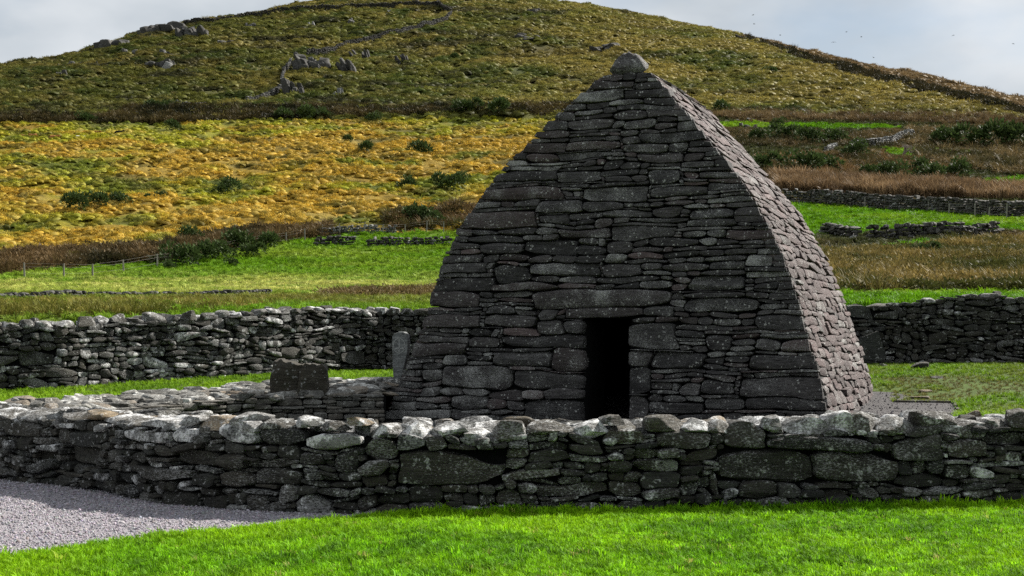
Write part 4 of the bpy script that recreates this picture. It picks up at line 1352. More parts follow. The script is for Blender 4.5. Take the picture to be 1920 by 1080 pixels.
def clump(n, r):
    Vv = []; Tt = []
    for k in range(n):
        d = r.normal(size=3); d /= np.linalg.norm(d); d[2] = abs(d[2])
        c = d * np.array([.62, .62, .62]) * r.uniform(.55, 1.05)
        t1 = r.normal(size=3); t1 /= np.linalg.norm(t1); t2 = np.cross(t1, d); t2 /= max(np.linalg.norm(t2), 1e-6)
        sz = r.uniform(.07, .15)
        Vv += [c - t2 * sz * .5, c + t2 * sz * .5, c + t1 * sz * .5 + d * sz * 1.1]
        Tt.append((3 * k, 3 * k + 1, 3 * k + 2))
    return np.array(Vv), np.array(Tt)


rs = RS(101)
lawn_src = [source('lawn_tuft', *blades(16, RS(110 + k), .046, .035, .2, .0026, .75), M_GRASS) for k in range(4)]
field_src = [source('field_tuft', *blades(34, RS(120 + k), .30, .30, .25, .016, .8), M_TUSS) for k in range(3)]
def hummock(r, n=10, m=4):
    Vv = []; q = []
    ph = r.uniform(0, 6.28, 4)
    for j in range(m + 1):
        e = j / m * math.pi / 2
        for i in range(n):
            a = 2 * math.pi * i / n
            k = 1 + .18 * math.sin(2 * a + ph[0]) + .12 * math.sin(3 * a + ph[1]) + .1 * math.sin(5 * a + ph[2] + j)
            Vv.append((.72 * math.cos(e) ** .6 * k * math.cos(a), .62 * math.cos(e) ** .6 * k * math.sin(a), .50 * math.sin(e) * (1 + .12 * math.sin(a + ph[3])) - .06))
    for j in range(m):
        for i in range(n):
            a, b, c, d = j * n + i, j * n + (i + 1) % n, (j + 1) * n + (i + 1) % n, (j + 1) * n + i
            q += [(a, b, c), (a, c, d)]
    return np.array(Vv), np.array(q)


def with_hummock(k):
    r = RS(170 + k)
    Vb, Tb = blades(46, RS(130 + k), .34, .8, .35, .034, 1.0)
    up = np.repeat(np.maximum(.46 * (1 - (np.hypot(Vb[::5, 0], Vb[::5, 1]) / .75) ** 2), 0), 5)
    Vb[:, 2] += up
    Vh, Th = hummock(r)
    return np.vstack([Vb, Vh]), np.vstack([Tb, Th + len(Vb)])


tuss_src = [source('hummock', *with_hummock(k), M_TUSS) for k in range(5)] + [source('tussock', *blades(60, RS(130 + k), .62, .75, .45, .034, 1.1), M_TUSS) for k in range(2)]
scrub_src = [source('scrub_clump', *blades(46, RS(140 + k), 1.0, .45, .08, .020, .55), M_SCRUB) for k in range(3)]
bramble_src = [source('bramble_clump', *clump(110, RS(150 + k)), M_SCRUB) for k in range(3)]


def eulers(n, rs, tilt=.12):
    return np.stack([rs.normal(size=n) * tilt, rs.normal(size=n) * tilt, rs.uniform(0, 6.283, n)], 1)


# lawn in front
n = 108000
X = rs.uniform(-7.6, 7.6, n); Y = rs.uniform(6.5, 12.75, n)
fyv = np.interp(X, FW[:, 0], FW[:, 1])
ok = (~in_poly(X, Y, PATH)) & (Y < fyv - .03) & (np.abs(X) < Y * .56 + .4)
X, Y, fyv = X[ok], Y[ok], fyv[ok]; n = len(X)
nz_ = fbm(X * 1.3, Y * 1.3, 4); nf = fbm(X * 6 + 9, Y * 6, 3)
C = lerp(np.array([.115, .27, .006]), np.array([.20, .39, .008]), np.clip((nz_ - .35) * 2.6, 0, 1))
C = lerp(C, np.array([.045, .12, .008]), np.clip((nf - .52) * 5, 0, 1) * .6)
C *= np.exp(rs.normal(size=n) * .28)[:, None]
dry = rs.rand(n) < .012
C[dry] = np.array([.34, .31, .09]) * rs.uniform(.6, 1.1, dry.sum())[:, None]
C = lerp(C, np.array([.23, .40, .006]), np.clip((fbm(X * .55 + 4, Y * .55, 3) - .5) * 3, 0, .6))
S = np.exp(rs.normal(size=n) * .18) * (0.75 + .5 * nf)
nearw = smooth(.35, .0, fyv - Y)
S *= 1 + 1.1 * nearw * rs.rand(n)
scatter('lawn_grass', np.stack([X, Y, np.zeros(n)], 1), eulers(n, rs), np.stack([S, S, S * rs.uniform(.8, 1.3, n)], 1), C, lawn_src, 'short bright green mown grass in front of the low wall', 'grass')

# grass inside the enclosure
n = 50000
X = rs.uniform(-16, 18, n); Y = rs.uniform(13, 36, n)
plat = np.vstack([near + [0, -.05], far[::-1] + [0, .1]])
FT2 = APR
ok = (Y < bw_y(X) - .05) & (Y > np.interp(X, FW[:, 0], FW[:, 1]) + .9) & ~in_poly(X, Y, [tuple(p) for p in plat]) & ~in_poly(X, Y, FT2) & (np.abs(X) < Y * .52)
X, Y = X[ok], Y[ok]; n = len(X)
nb = fbm(X * .8, Y * .8 + 30, 4)
bare = np.exp(-((X - 9.0) / 2.2) ** 2 - ((Y - 29.5) / 3.5) ** 2) * np.clip((nb - .42) * 6, 0, 1)
C = lerp(np.array([.10, .19, .010]), np.array([.17, .29, .014]), np.clip((nb - .35) * 2.5, 0, 1))
C = lerp(C, np.array([.085, .12, .012]), smooth(24, 30, Y) * (X > 4) * np.clip(.15 + (nb - .4) * 2, 0, .8))  # mossier grass, tint also darkened for the back wall's shade
C = lerp(C, np.array([.10, .085, .03]), np.clip(bare * 1.2, 0, .9))
C *= rs.uniform(.75, 1.25, n)[:, None]
S = rs.uniform(1.2, 2.1, n) * (1 - .5 * np.clip(bare, 0, 1))
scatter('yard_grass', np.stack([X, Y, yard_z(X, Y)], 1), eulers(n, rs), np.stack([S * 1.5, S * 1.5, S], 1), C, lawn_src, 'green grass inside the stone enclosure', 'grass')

# pebbles on the gravel
T_, Q_ = box_topo(2, 2, 2)
peb = []
for k in range(3):
    p, Q = boulder(1.0, .8, .55, RS(160 + k), (2, 2, 2), cuts=4)
    peb.append(source('pebble', p, Q, plant_material('pebble_stone_%d' % k, .5, 0.0, .9), False))
n = 110000
X = rs.uniform(-7, .3, n); Y = rs.uniform(8.4, 16, n)
ok = in_poly(X + rs.normal(size=n) * .035, Y + rs.normal(size=n) * .06, [tuple(p) for p in pp]) & (np.abs(X) < Y * .42)
X, Y = X[ok], Y[ok]; n1_ = len(X)
X2 = rs.uniform(-8, 9, 14000); Y2 = rs.uniform(18, 32, 14000)
ok = in_poly(X2, Y2, [tuple(p) for p in APR]) & ~in_poly(X2, Y2, [tuple(p[:2]) for p in foot])
X = np.concatenate([X, X2[ok]]); Y = np.concatenate([Y, Y2[ok]]); n = len(X)
S = np.exp(rs.normal(size=n) * .35) * np.where(np.arange(n) < n1_, .0115, .02)
g = rs.uniform(.16, .5, n)[:, None]
g = np.where((np.arange(n) < n1_)[:, None], g, g * .35)
C = g * np.array([1.0, .93, 1.0]) * (1 + rs.normal(size=(n, 3)) * .05)
scatter('gravel', np.stack([X, Y, yard_z(X, Y) + .003 + np.where(np.arange(n) < n1_, 0, .012)], 1), eulers(n, rs, .6), np.stack([S, S, S], 1), C, peb, 'loose mauve-grey gravel on the path', 'gravel')


def fan(n, y0, y1, rs, pw=1.0, smax=.40):
    u = rs.rand(n)
    Y = (y0 ** (pw + 1) + u * (y1 ** (pw + 1) - y0 ** (pw + 1))) ** (1 / (pw + 1))
    return rs.uniform(-smax, smax, n) * Y, Y


# moor and golden pasture
X, Y = fan(135000, 125, 640, rs, .6, .37)
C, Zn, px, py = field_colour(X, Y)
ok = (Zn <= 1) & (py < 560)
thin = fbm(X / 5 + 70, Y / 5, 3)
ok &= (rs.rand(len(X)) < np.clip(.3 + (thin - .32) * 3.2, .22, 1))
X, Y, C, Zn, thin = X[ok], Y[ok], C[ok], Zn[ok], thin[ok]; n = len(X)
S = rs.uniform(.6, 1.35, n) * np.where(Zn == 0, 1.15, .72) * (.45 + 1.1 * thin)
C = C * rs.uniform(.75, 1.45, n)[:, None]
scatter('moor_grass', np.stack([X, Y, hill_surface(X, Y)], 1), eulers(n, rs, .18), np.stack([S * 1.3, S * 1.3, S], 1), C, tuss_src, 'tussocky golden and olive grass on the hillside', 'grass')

# pastures
X, Y = fan(130000, 29, 300, rs, .4)
C, Zn, px, py = field_colour(X, Y)
ok = (Zn >= 2) & (Y > bw_y(X) + .5)
X, Y, C, py = X[ok], Y[ok], C[ok], py[ok]; n = len(X)
S = rs.uniform(.5, 1.2, n) * np.interp(Y, [30, 60, 120, 200], [.55, .8, 1.1, 1.5]) * (.55 + .9 * fbm(X / 4, Y / 4 + 12, 3))
C = C * rs.uniform(.7, 1.3, n)[:, None]
scatter('pasture_grass', np.stack([X, Y, hill_surface(X, Y)], 1), eulers(n, rs, .15), np.stack([S * 1.2, S * 1.2, S], 1), C, field_src, 'green and pale yellow grass of the fields', 'grass')

# bracken, bramble and heather bands
BANDS = [  # polygon, count, low/high colour, height, share of leafy clumps
    ([(-120, 500), (60, 480), (200, 472), (300, 464), (300, 490), (140, 504), (0, 516), (-120, 528)], 1300, (.035, .032, .014), (.15, .10, .045), 1.4, .7),
    ([(290, 470), (420, 445), (540, 430), (620, 424), (620, 442), (480, 462), (300, 496)], 700, (.03, .034, .014), (.13, .09, .04), 1.5, .7),
    ([(720, 412), (820, 398), (1000, 390), (1000, 428), (860, 432), (740, 430)], 420, (.06, .06, .02), (.17, .10, .045), 1.5, .6),
    ([(-100, 226), (200, 220), (250, 208), (520, 202), (1100, 206), (1100, 222), (700, 224), (300, 232), (-100, 234)], 3600, (.014, .017, .008), (.085, .065, .026), 1.9, .7),
    ([(1200, 208), (1340, 210), (1600, 214), (1920, 224), (2050, 230), (2050, 240), (1700, 232), (1340, 222)], 1200, (.10, .07, .035), (.19, .135, .065), 1.4, .3),
    ([(1330, 246), (1560, 250), (1700, 252), (1700, 276), (1500, 280), (1330, 270)], 650, (.05, .048, .02), (.14, .10, .045), 1.2, .7),
    ([(1700, 244), (2050, 250), (2050, 330), (1900, 332), (1800, 316), (1720, 300), (1700, 262)], 1100, (.06, .055, .022), (.19, .14, .065), 1.4, .5),
    ([(1400, 300), (1560, 290), (1700, 300), (1800, 320), (1790, 345), (1600, 340), (1420, 336)], 750, (.06, .056, .022), (.20, .125, .055), 1.2, .6),
    ([(1450, 336), (1600, 344), (1750, 354), (1920, 362), (2080, 364), (2080, 386), (1920, 380), (1760, 374), (1600, 366), (1460, 362)], 1900, (.15, .10, .055), (.29, .20, .11), 1.8, .05),
    ([(1540, 482), (1640, 474), (1740, 466), (1800, 456), (1930, 450), (2060, 456), (2060, 552), (1860, 550), (1580, 552), (1556, 520)], 5600, (.065, .07, .018), (.24, .18, .06), .8, .85),
    ([(600, 552), (700, 547), (860, 540), (860, 558), (700, 562), (610, 560)], 350, (.10, .075, .03), (.18, .13, .05), .6, .8),
    ([(-60, 570), (200, 564), (480, 560), (620, 564), (480, 578), (250, 592), (-60, 600)], 800, (.11, .12, .02), (.26, .22, .05), .32, .3),
    ([(1390, 74), (1500, 112), (1650, 160), (1800, 196), (1960, 232), (1960, 222), (1800, 184), (1650, 146), (1500, 103), (1400, 70)], 2000, (.016, .018, .009), (.045, .038, .018), 2.1, .75),
    ([(1400, 66), (1550, 104), (1750, 152), (1930, 192), (1960, 214), (1800, 182), (1650, 146), (1500, 103)], 500, (.12, .085, .045), (.19, .13, .07), .9, .2),
]
for nm_, srcs_, lab_ in (('bracken', scrub_src, 'brown bracken stems in bands along the field edges'), ('bramble', bramble_src, 'low leafy bramble and heather thicket along the banks')):
    PX = []; CC = []; SC = []
    for poly, cnt, c0_, c1_, hgt, leafy in BANDS:
        a = np.array(poly, float)
        cnt = int(cnt * (leafy * 1.6 if nm_ == 'bramble' else 1 - leafy))
        m = 0
        while m < cnt:
            qx = rs.uniform(a[:, 0].min(), a[:, 0].max(), 600); qy = rs.uniform(a[:, 1].min(), a[:, 1].max(), 600)
            k = in_poly(qx, qy, poly)
            for x_, y_ in zip(qx[k], qy[k]):
                if m >= cnt: break
                g_ = at_hill(x_, y_)
                PX.append(g_); m += 1
                t = np.clip(fbm(g_[0] / 6 + 3, g_[1] / 6, 3) * 2.6 - .8 + rs.normal() * .25, 0, 1)
                CC.append(np.array(c0_) * (1 - t) + np.array(c1_) * t)
                SC.append(hgt * rs.uniform(.5, 1.15))
    PX = np.array(PX); SC = np.array(SC); CC = np.array(CC)
    PX[:, 2] = hill_surface(PX[:, 0], PX[:, 1])
    scatter(nm_, PX, eulers(len(PX), rs, .15), np.stack([SC * 1.35, SC * 1.35, SC], 1), CC, srcs_, lab_, nm_)

# ------------------------------------------------------------------ gorse bushes
def bush_mesh(seed, n=800):
    r = RS(seed)
    lob = [(r.uniform(-.55, .55), r.uniform(-.4, .4), r.uniform(.2, .55), r.uniform(.28, .5)) for _ in range(7)]
    Vv = []; Tt = []; k = 0
    for i in range(n):
        x, y, z, rad = lob[r.randint(len(lob))]
        d = r.normal(size=3); d /= np.linalg.norm(d); d[2] = abs(d[2]) if r.rand() < .8 else d[2]
        c = np.array([x, y, z]) + d * rad * r.uniform(.6, 1.05) * np.array([1, 1, .85])
        if c[2] < 0: c[2] = abs(c[2]) * .3
        t1 = r.normal(size=3); t1 /= np.linalg.norm(t1); t2 = np.cross(t1, d); t2 /= max(np.linalg.norm(t2), 1e-6)
        sz = r.uniform(.06, .13)
        Vv += [c - t2 * sz * .5, c + t2 * sz * .5, c + t1 * sz * .3 + d * sz * 1.3]
        Tt.append((k, k + 1, k + 2)); k += 3
    return np_mesh('gorse_bush', np.array(Vv), np.array(Tt), M_GORSE)


bmesh_ = [bush_mesh(200 + k) for k in range(4)]
BUSH = [  # px, py(base), width px, label
    (330, 500, 70, 'large dark gorse bush in the hedge above the green pasture'), (385, 490, 60, 'dark gorse bush next to the large one in the hedge'), (420, 486, 50, 'dark gorse bush in the hedge by the fence posts'), (478, 482, 46, 'rounded dark gorse bush standing forward of the hedge'), (430, 497, 26, 'small dark gorse bush in the pasture below the hedge'), (450, 470, 60, 'wide gorse bush behind the rounded one in the hedge'), (360, 462, 50, 'gorse bush at the top of the hedge under the golden grass'), (500, 466, 50, 'gorse bush at the end of the hedge near the rubble bank'), (320, 506, 30, 'small gorse bush at the left foot of the hedge'),
    (430, 362, 46, 'green gorse bush in the middle of the golden pasture'), (412, 366, 30, 'smaller gorse bush touching the one in the golden pasture'), (135, 398, 60, 'low spreading gorse bush in the golden pasture'), (175, 392, 46, 'low gorse bush right beside the spreading one in the golden grass'), (222, 382, 40, 'gorse bush between two others in the golden grass'), (303, 374, 24, 'small gorse bush in the golden grass'), (275, 374, 18, 'very small gorse bush in the golden grass'),
    (683, 282, 34, 'gorse bush high in the golden pasture'), (790, 290, 46, 'wide gorse bush in the golden pasture left of the oratory'), (760, 352, 40, 'gorse bush in the golden grass near the oratory wall edge'), (840, 362, 54, 'broad gorse bush against the left slope of the oratory'), (860, 350, 40, 'gorse bush behind the broad one by the oratory'), (790, 418, 60, 'dark bush above the fence beside the oratory'), (820, 422, 44, 'bush at the fence next to the oratory'), (650, 270, 24, 'small gorse bush high in the golden pasture'),
    (160, 233, 34, 'dark bush on the upper field bank at the left'), (290, 208, 34, 'dark bush beside the pale wall on the bank'), (320, 202, 30, 'dark bush in front of the pale wall end'), (570, 228, 44, 'dark bush on the upper bank'), (610, 226, 36, 'dark bush on the upper bank next to another'), (530, 226, 40, 'dark bush on the upper bank near the fence post'), (700, 232, 30, 'small dark bush on the upper bank'), (880, 222, 50, 'wide dark bush on the upper bank left of the oratory top'), (930, 224, 50, 'dark bush on the upper bank close to the oratory'), (325, 246, 30, 'dark bush just under the upper bank'),
    (1356, 212, 36, 'round dark bush right of the oratory top'), (1470, 262, 50, 'dark gorse bush in the scrub beyond the oratory'), (1430, 266, 40, 'dark gorse bush nearest the oratory in the upper scrub'), (1520, 272, 50, 'dark gorse bush above the pale wall on the right'), (1570, 268, 44, 'dark gorse bush touching the pale wall on the right'), (1440, 326, 60, 'green gorse mass beside the oratory slope'), (1500, 328, 70, 'broad green gorse bush in the right-hand scrub'), (1550, 322, 50, 'green gorse bush under the pale wall'), (1600, 300, 50, 'green gorse bush just below the pale wall'), (1630, 336, 40, 'dark gorse bush below the bare tree'), (1680, 342, 60, 'green gorse bush left of the right-hand bracken'), (1740, 344, 60, 'broad green gorse bush above the long bracken band'), (1790, 338, 56, 'green gorse bush at the end of the scrub near the small green field'), (1830, 276, 80, 'dark hedge bush right of the bare tree'), (1890, 278, 80, 'dark hedge bush at the right edge of the picture'), (1770, 274, 60, 'dark hedge bush closest to the bare tree'), (1720, 326, 44, 'gorse bush under the brown bracken patch'),
    (1740, 478, 50, 'very dark bush at the top of the bramble slope right of the oratory'), (1625, 476, 20, 'small dark bush in the green field beside the bramble'), (1912, 500, 34, 'dark bush in the bramble at the right edge'), (1460, 236, 26, 'pale leafy bush in the narrow green strip'), (850, 110, 20, 'small dark bush on the moor'), (1440, 145, 26, 'small dark bush on the right flank of the hill'),
]
rs = RS(210)
for k, (px, py, wpx, lab) in enumerate(BUSH):
    g_ = at_hill(px, py)
    o = bpy.data.objects.new('gorse_bush', bmesh_[k % 4])
    wd = wpx * g_[1] / F
    o.location = (g_[0], g_[1], float(hill_surface(np.array(g_[0]), np.array(g_[1]))) - .08)
    o.scale = (wd / 1.4, wd / 1.4, wd / 1.3); o.rotation_euler = (0, 0, rs.uniform(0, 6.28))
    tag(link(o), lab, 'bush', 'gorse bushes on the hillside')

# ------------------------------------------------------------------ walls, banks and fences on the hill
def hill_wall(pxs, height, thick, label, seed, lich=.45, stone_w=.45, mat=M_CRAG, group='old field walls on the hillside', name='field_wall'):
    r = RS(seed)
    P3 = np.array([at_hill(*p) for p in pxs])
    ln = Line(P3[:, :2])
    base = P3[len(P3) // 2].copy()
    a = Acc()
    nrow = max(3, int(round(height / .25)))
    for row in range(nrow):
        s = r.uniform(0, .3)
        while s < ln.L[-1]:
            w_ = stone_w * r.uniform(.6, 1.6); h_ = height / nrow * r.uniform(.8, 1.35)
            if row == nrow - 1 and r.rand() < .25: s += w_; continue
            p, Q = boulder(w_, thick * r.uniform(.7, 1.1), h_, r, (3, 3, 2), cuts=4)
            x, y, tx, ty = ln.at(np.array([s]))
            p = rotz(p, math.atan2(ty[0], tx[0]) + r.normal() * .2)
            z = float(hill_surface(x, y)[0]) + row * height / nrow - .08
            a.add(p + np.array([x[0], y[0], z]), Q, (r.rand(), np.clip(r.normal() * .2 + lich, 0, 1), .1))
            s += w_ * .92
    o = bpy.data.objects.new(name, a.mesh(name, mat, 38, base)); o.location = base
    tag(link(o), label, 'wall', group, 'thing')


hill_wall([(345, 51), (400, 47), (470, 38), (540, 27), (620, 20), (700, 15), (780, 13), (820, 18), (846, 26)], 2.1, 1.0, 'long dark stone wall following the crest of the hill', 401, .02, .6, M_RUB)
hill_wall([(846, 27), (838, 40), (800, 54), (750, 67), (700, 76), (650, 86), (610, 98), (575, 104)], 1.9, .9, 'stone wall running down from the crest to the crag', 402, .35)
hill_wall([(545, 122), (533, 140), (528, 160)], 1.9, .8, 'short broken stretch of wall between the two crags', 403, .5)
hill_wall([(530, 170), (510, 177), (488, 186), (462, 193)], 1.8, .9, 'pale wall dropping left from the lower crag', 404, .6)
hill_wall([(386, 196), (350, 195), (318, 197), (270, 206), (240, 214), (200, 222)], 1.1, .8, 'pale low wall running down to the upper field bank at the left', 405, .75)
hill_wall([(1380, 70), (1430, 84), (1480, 99), (1520, 111)], 1.4, .8, 'dark wall on the right shoulder of the hill', 406, .2)
hill_wall([(1548, 285), (1568, 278)], .9, .8, 'short pale stub of wall in the right-hand scrub', 407, .9)
hill_wall([(1600, 279), (1640, 276), (1670, 271), (1690, 263), (1712, 258)], 1.4, .8, 'pale ruined wall beside the bare tree', 408, .85)
hill_wall([(598, 444), (640, 441), (690, 439), (742, 437)], 1.0, .6, 'short pale stone wall behind the fence left of the oratory', 409, .8, .35)
hill_wall([(590, 462), (620, 461), (665, 459)], 1.0, .9, 'dark turf-topped bank of stones at the top of the left pasture', 410, .25, .4, M_RUB)
hill_wall([(688, 462), (740, 461), (790, 461), (845, 458)], 1.0, .9, 'second dark bank of stones next to the oratory at the pasture top', 411, .25, .4, M_RUB)
hill_wall([(-60, 568), (60, 565), (160, 562), (250, 560), (360, 558), (440, 556), (505, 552)], .42, .5, 'low tumbled line of stones along the foot of the left pasture', 412, .35, .2)
hill_wall([(1545, 440), (1580, 446), (1606, 448)], 1.0, .9, 'dark end of the tumbled bank by the oratory in the right-hand field', 413, .25, .4, M_RUB)
hill_wall([(1628, 448), (1700, 448), (1780, 446), (1872, 440)], 1.1, .9, 'long dark tumbled bank across the right-hand green field', 414, .25, .4, M_RUB)
hill_wall([(1470, 385), (1560, 387), (1660, 395), (1760, 402), (1860, 408), (1960, 412)], 1.7, .7, 'dark stone wall under the bracken behind the right-hand fence', 415, .3, .4, M_RUB)


def cyl(p0, p1, r0, r1, n=6):
    p0, p1 = np.asarray(p0, float), np.asarray(p1, float)
    d = p1 - p0; d /= np.linalg.norm(d)
    a = np.cross(d, [0, 0, 1.0]) if abs(d[2]) < .9 else np.cross(d, [1.0, 0, 0]); a /= np.linalg.norm(a); b = np.cross(d, a)
    t = np.linspace(0, 2 * math.pi, n, endpoint=False)
    ring = np.cos(t)[:, None] * a + np.sin(t)[:, None] * b
    Vv = np.vstack([p0 + ring * r0, p1 + ring * r1, p1[None]])
    q = np.array([(i, (i + 1) % n, n + (i + 1) % n, n + i) for i in range(n)])
    tr = np.array([(n + i, n + (i + 1) % n, 2 * n) for i in range(n)])
    return Vv, q, tr


def fence(posts, label, h=1.25, seed=1):
    r = RS(seed)
    P3 = [at_hill(*p) for p in posts]
    for p in P3: p[2] = float(hill_surface(np.array(p[0]), np.array(p[1])))
    root = empty('wire_fence', tuple(P3[0])); tag(root, label, 'fence', 'post and wire fences')
    base = P3[0]; tops = []
    for p in P3:
        hh = h * r.uniform(.85, 1.12); ln = r.normal(size=2) * .06
        top = p + np.array([ln[0], ln[1], hh])
        Vv, q, tr = cyl(p - np.array([0, 0, .2]), top, .075, .065)
        me = np_mesh('post', Vv - base, [q, tr], M_WOOD, 40)
        link(bpy.data.objects.new('post', me), root); tops.append(top)
    for lev in (.35, .75, .95):
        a = Acc()
        for A_, B_ in zip(range(len(P3) - 1), range(1, len(P3))):
            Vv, q, tr = cyl(P3[A_] * (1 - lev) + tops[A_] * lev, P3[B_] * (1 - lev) + tops[B_] * lev, .006, .006, 3)
            a.add(Vv, q, None, tr)
        link(bpy.data.objects.new('wire', a.mesh('wire', M_WOOD, None, base)), root)


fence([(46, 522), (120, 522), (174, 519), (232, 513), (295, 503), (360, 497), (417, 477), (488, 462), (537, 456), (572, 453)], 'post and wire fence along the gorse hedge of the left pasture', seed=3)
fence([(604, 444), (637, 442), (683, 441), (718, 440), (760, 437), (800, 437), (832, 436)], 'post and wire fence in front of the short pale wall', 1.2, seed=4)
fence([(1497, 383), (1522, 384), (1555, 387), (1590, 390), (1622, 393), (1667, 395), (1711, 398), (1742, 401), (1779, 405), (1828, 408), (1853, 410), (1887, 411)], 'post and wire fence before the dark wall under the right-hand bracken', 1.3, seed=5)
fence([(491, 228), (548, 226), (730, 214), (795, 216), (890, 214), (935, 216)], 'thin post fence along the upper field bank', 1.3, seed=6)
fence([(1560, 100), (1600, 113), (1640, 124), (1690, 138), (1735, 149)], 'distant fence on the skyline at the right shoulder of the hill', 1.3, seed=7)

# ------------------------------------------------------------------ crags and boulders on the hill
def crag(px, py, wpx, hpx, n, label, seed, tall=1.0, lean=.3, lich=.3):
    r = RS(seed)
    g_ = at_hill(px, py)
    k = g_[1] / F
    W, H = wpx * k * 1.25, hpx * k * 1.25
    n = int(n * 1.6); lich = lich * .75 if lich < .8 else lich
    a = Acc()
    for i in range(n):
        w_ = W * r.uniform(.25, .5) / (1 if tall < 1.5 else 1.7); h_ = H * r.uniform(.3, .95)
        p, Q = boulder(w_, w_ * r.uniform(.7, 1.3), h_ + .4, r, (5, 5, 5), cuts=7)
        p[:, 0] -= p[:, 2] * lean * r.uniform(.5, 1.3)
        p += np.sin(p[:, [2, 0, 1]] * (9 / max(w_, .3)) + r.uniform(0, 6)) * w_ * .05
        x = g_[0] + W * (r.rand() - .5) * .8; y = g_[1] + r.uniform(-.5, 1.2) * W * .25
        z = float(hill_surface(np.array(x), np.array(y))) - .55
        a.add(rotz(p, r.normal() * .25) + np.array([x, y, z]), Q, (r.rand(), np.clip(lich + r.normal() * .2, 0, 1), .1))
    o = bpy.data.objects.new('rock_outcrop', a.mesh('rock_outcrop', M_CRAG, 35, g_)); o.location = g_
    tag(link(o), label, 'rock', 'rock outcrops on the hillside')


crag(212, 92, 50, 18, 8, 'jagged outcrop lowest on the left skyline', 501)
crag(310, 62, 66, 17, 10, 'broad dark outcrop on the left skyline where the wall begins', 502)
crag(362, 72, 50, 18, 7, 'shadowy crag just below the start of the crest wall', 503, 1.6)
crag(245, 100, 22, 10, 3, 'small pale rock under the skyline outcrop', 504, lich=.7)
crag(295, 126, 46, 14, 4, 'flat-topped pale boulder on the left slope', 505, .8, .1, .7)
crag(355, 134, 22, 12, 3, 'pale boulder right of the flat-topped one', 506, .8, .1, .7)
crag(132, 122, 36, 9, 4, 'low rocks on the far left slope', 507)
crag(112, 146, 24, 14, 3, 'blocky dark rock low on the far left slope', 508)
crag(180, 122, 14, 12, 2, 'small upright rock on the far left slope', 509, 1.6)
crag(315, 102, 26, 12, 3, 'pale rocks in the middle of the left slope', 510, lich=.6)
crag(468, 55, 22, 12, 3, 'pale pointed rock under the crest wall', 511, lich=.8)
crag(428, 80, 30, 9, 4, 'dark low rocks under the crest wall', 512)
crag(666, 47, 24, 18, 2, 'square boulder standing alone inside the walled crest field', 513, .8, 0, .6)
crag(586, 48, 16, 10, 2, 'white rock inside the walled crest field', 514, 1, .3, 1)
crag(722, 26, 26, 8, 3, 'white rocks at the top of the crest field', 515, 1, .1, .9)
crag(585, 136, 66, 34, 14, 'steep slabby crag where the hill wall meets the rocks', 516, 2.0, .45)
crag(655, 138, 36, 24, 7, 'dark fissured rocks right of the slabby crag', 517, 2.0, .45)
crag(552, 176, 38, 30, 9, 'lower slabby crag at the end of the broken wall', 518, 2.0, .4)
crag(684, 110, 20, 26, 2, 'tall blade of rock leaning on the open slope', 519, 1.6, .25, .1)
crag(668, 104, 16, 14, 2, 'short tilted slab beside the tall blade of rock', 520, 1.6, .8, .1)
crag(760, 118, 24, 22, 4, 'pair of leaning slabs right of the tall blade', 521, 2.0, .4, .4)
crag(632, 178, 18, 14, 3, 'white pointed boulder below the slabby crag', 522, 1.4, .1, 1)
crag(603, 184, 10, 7, 1, 'small white stone left of the pointed white boulder', 523, 1, .1, .9)
crag(636, 156, 18, 8, 2, 'grey boulder above the pointed white one', 524, 1, .1, .5)
crag(640, 4, 40, 10, 5, 'dark rocks on the summit', 525)
crag(1000, 22, 26, 8, 4, 'dark rocks near the crest right of the summit', 526)
crag(1130, 95, 50, 10, 6, 'dark peaty rocks above the oratory top', 527)
crag(985, 78, 46, 8, 5, 'dark broken ground on the open slope above the oratory', 528)
crag(176, 534, 24, 11, 2, 'grey boulder in the left pasture below the fence', 529, .8, .05, .6)
crag(380, 529, 11, 8, 1, 'small grey stone in the middle of the left pasture', 530, .8, .05, .5)
crag(456, 512, 10, 5, 1, 'tiny pale stone in the left pasture', 531, .8, .05, .7)
crag(168, 461, 16, 8, 2, 'pale stones at the top of the left hedge', 532, .8, .05, .9)
crag(1580, 452, 22, 18, 2, 'white slab tilted against the tumbled bank in the right-hand field', 533, 1.2, -.5, 1)
crag(1674, 455, 26, 9, 2, 'pale flat stones at the foot of the long tumbled bank', 534, .8, .05, .8)
crag(1552, 463, 14, 6, 1, 'small white stone in the green field right of the oratory', 535, .8, .05, .9)
crag(1890, 541, 40, 14, 2, 'grey boulder on the turf above the back wall at the right edge', 536, .8, .1, .5)
crag(1478, 222, 14, 16, 1, 'upright stone in the narrow green strip on the right', 537, 1.4, 0, .3)
crag(1395, 226, 30, 6, 3, 'row of flat grey stones at the edge of the narrow green strip', 538, .8, .05, .6)
crag(1400, 238, 22, 9, 2, 'dark flat stone below the narrow green strip', 539, .8, .05, .4)
crag(1800, 232, 14, 10, 1, 'dark block in the bracken at the upper right', 540, .8, .05, .3)

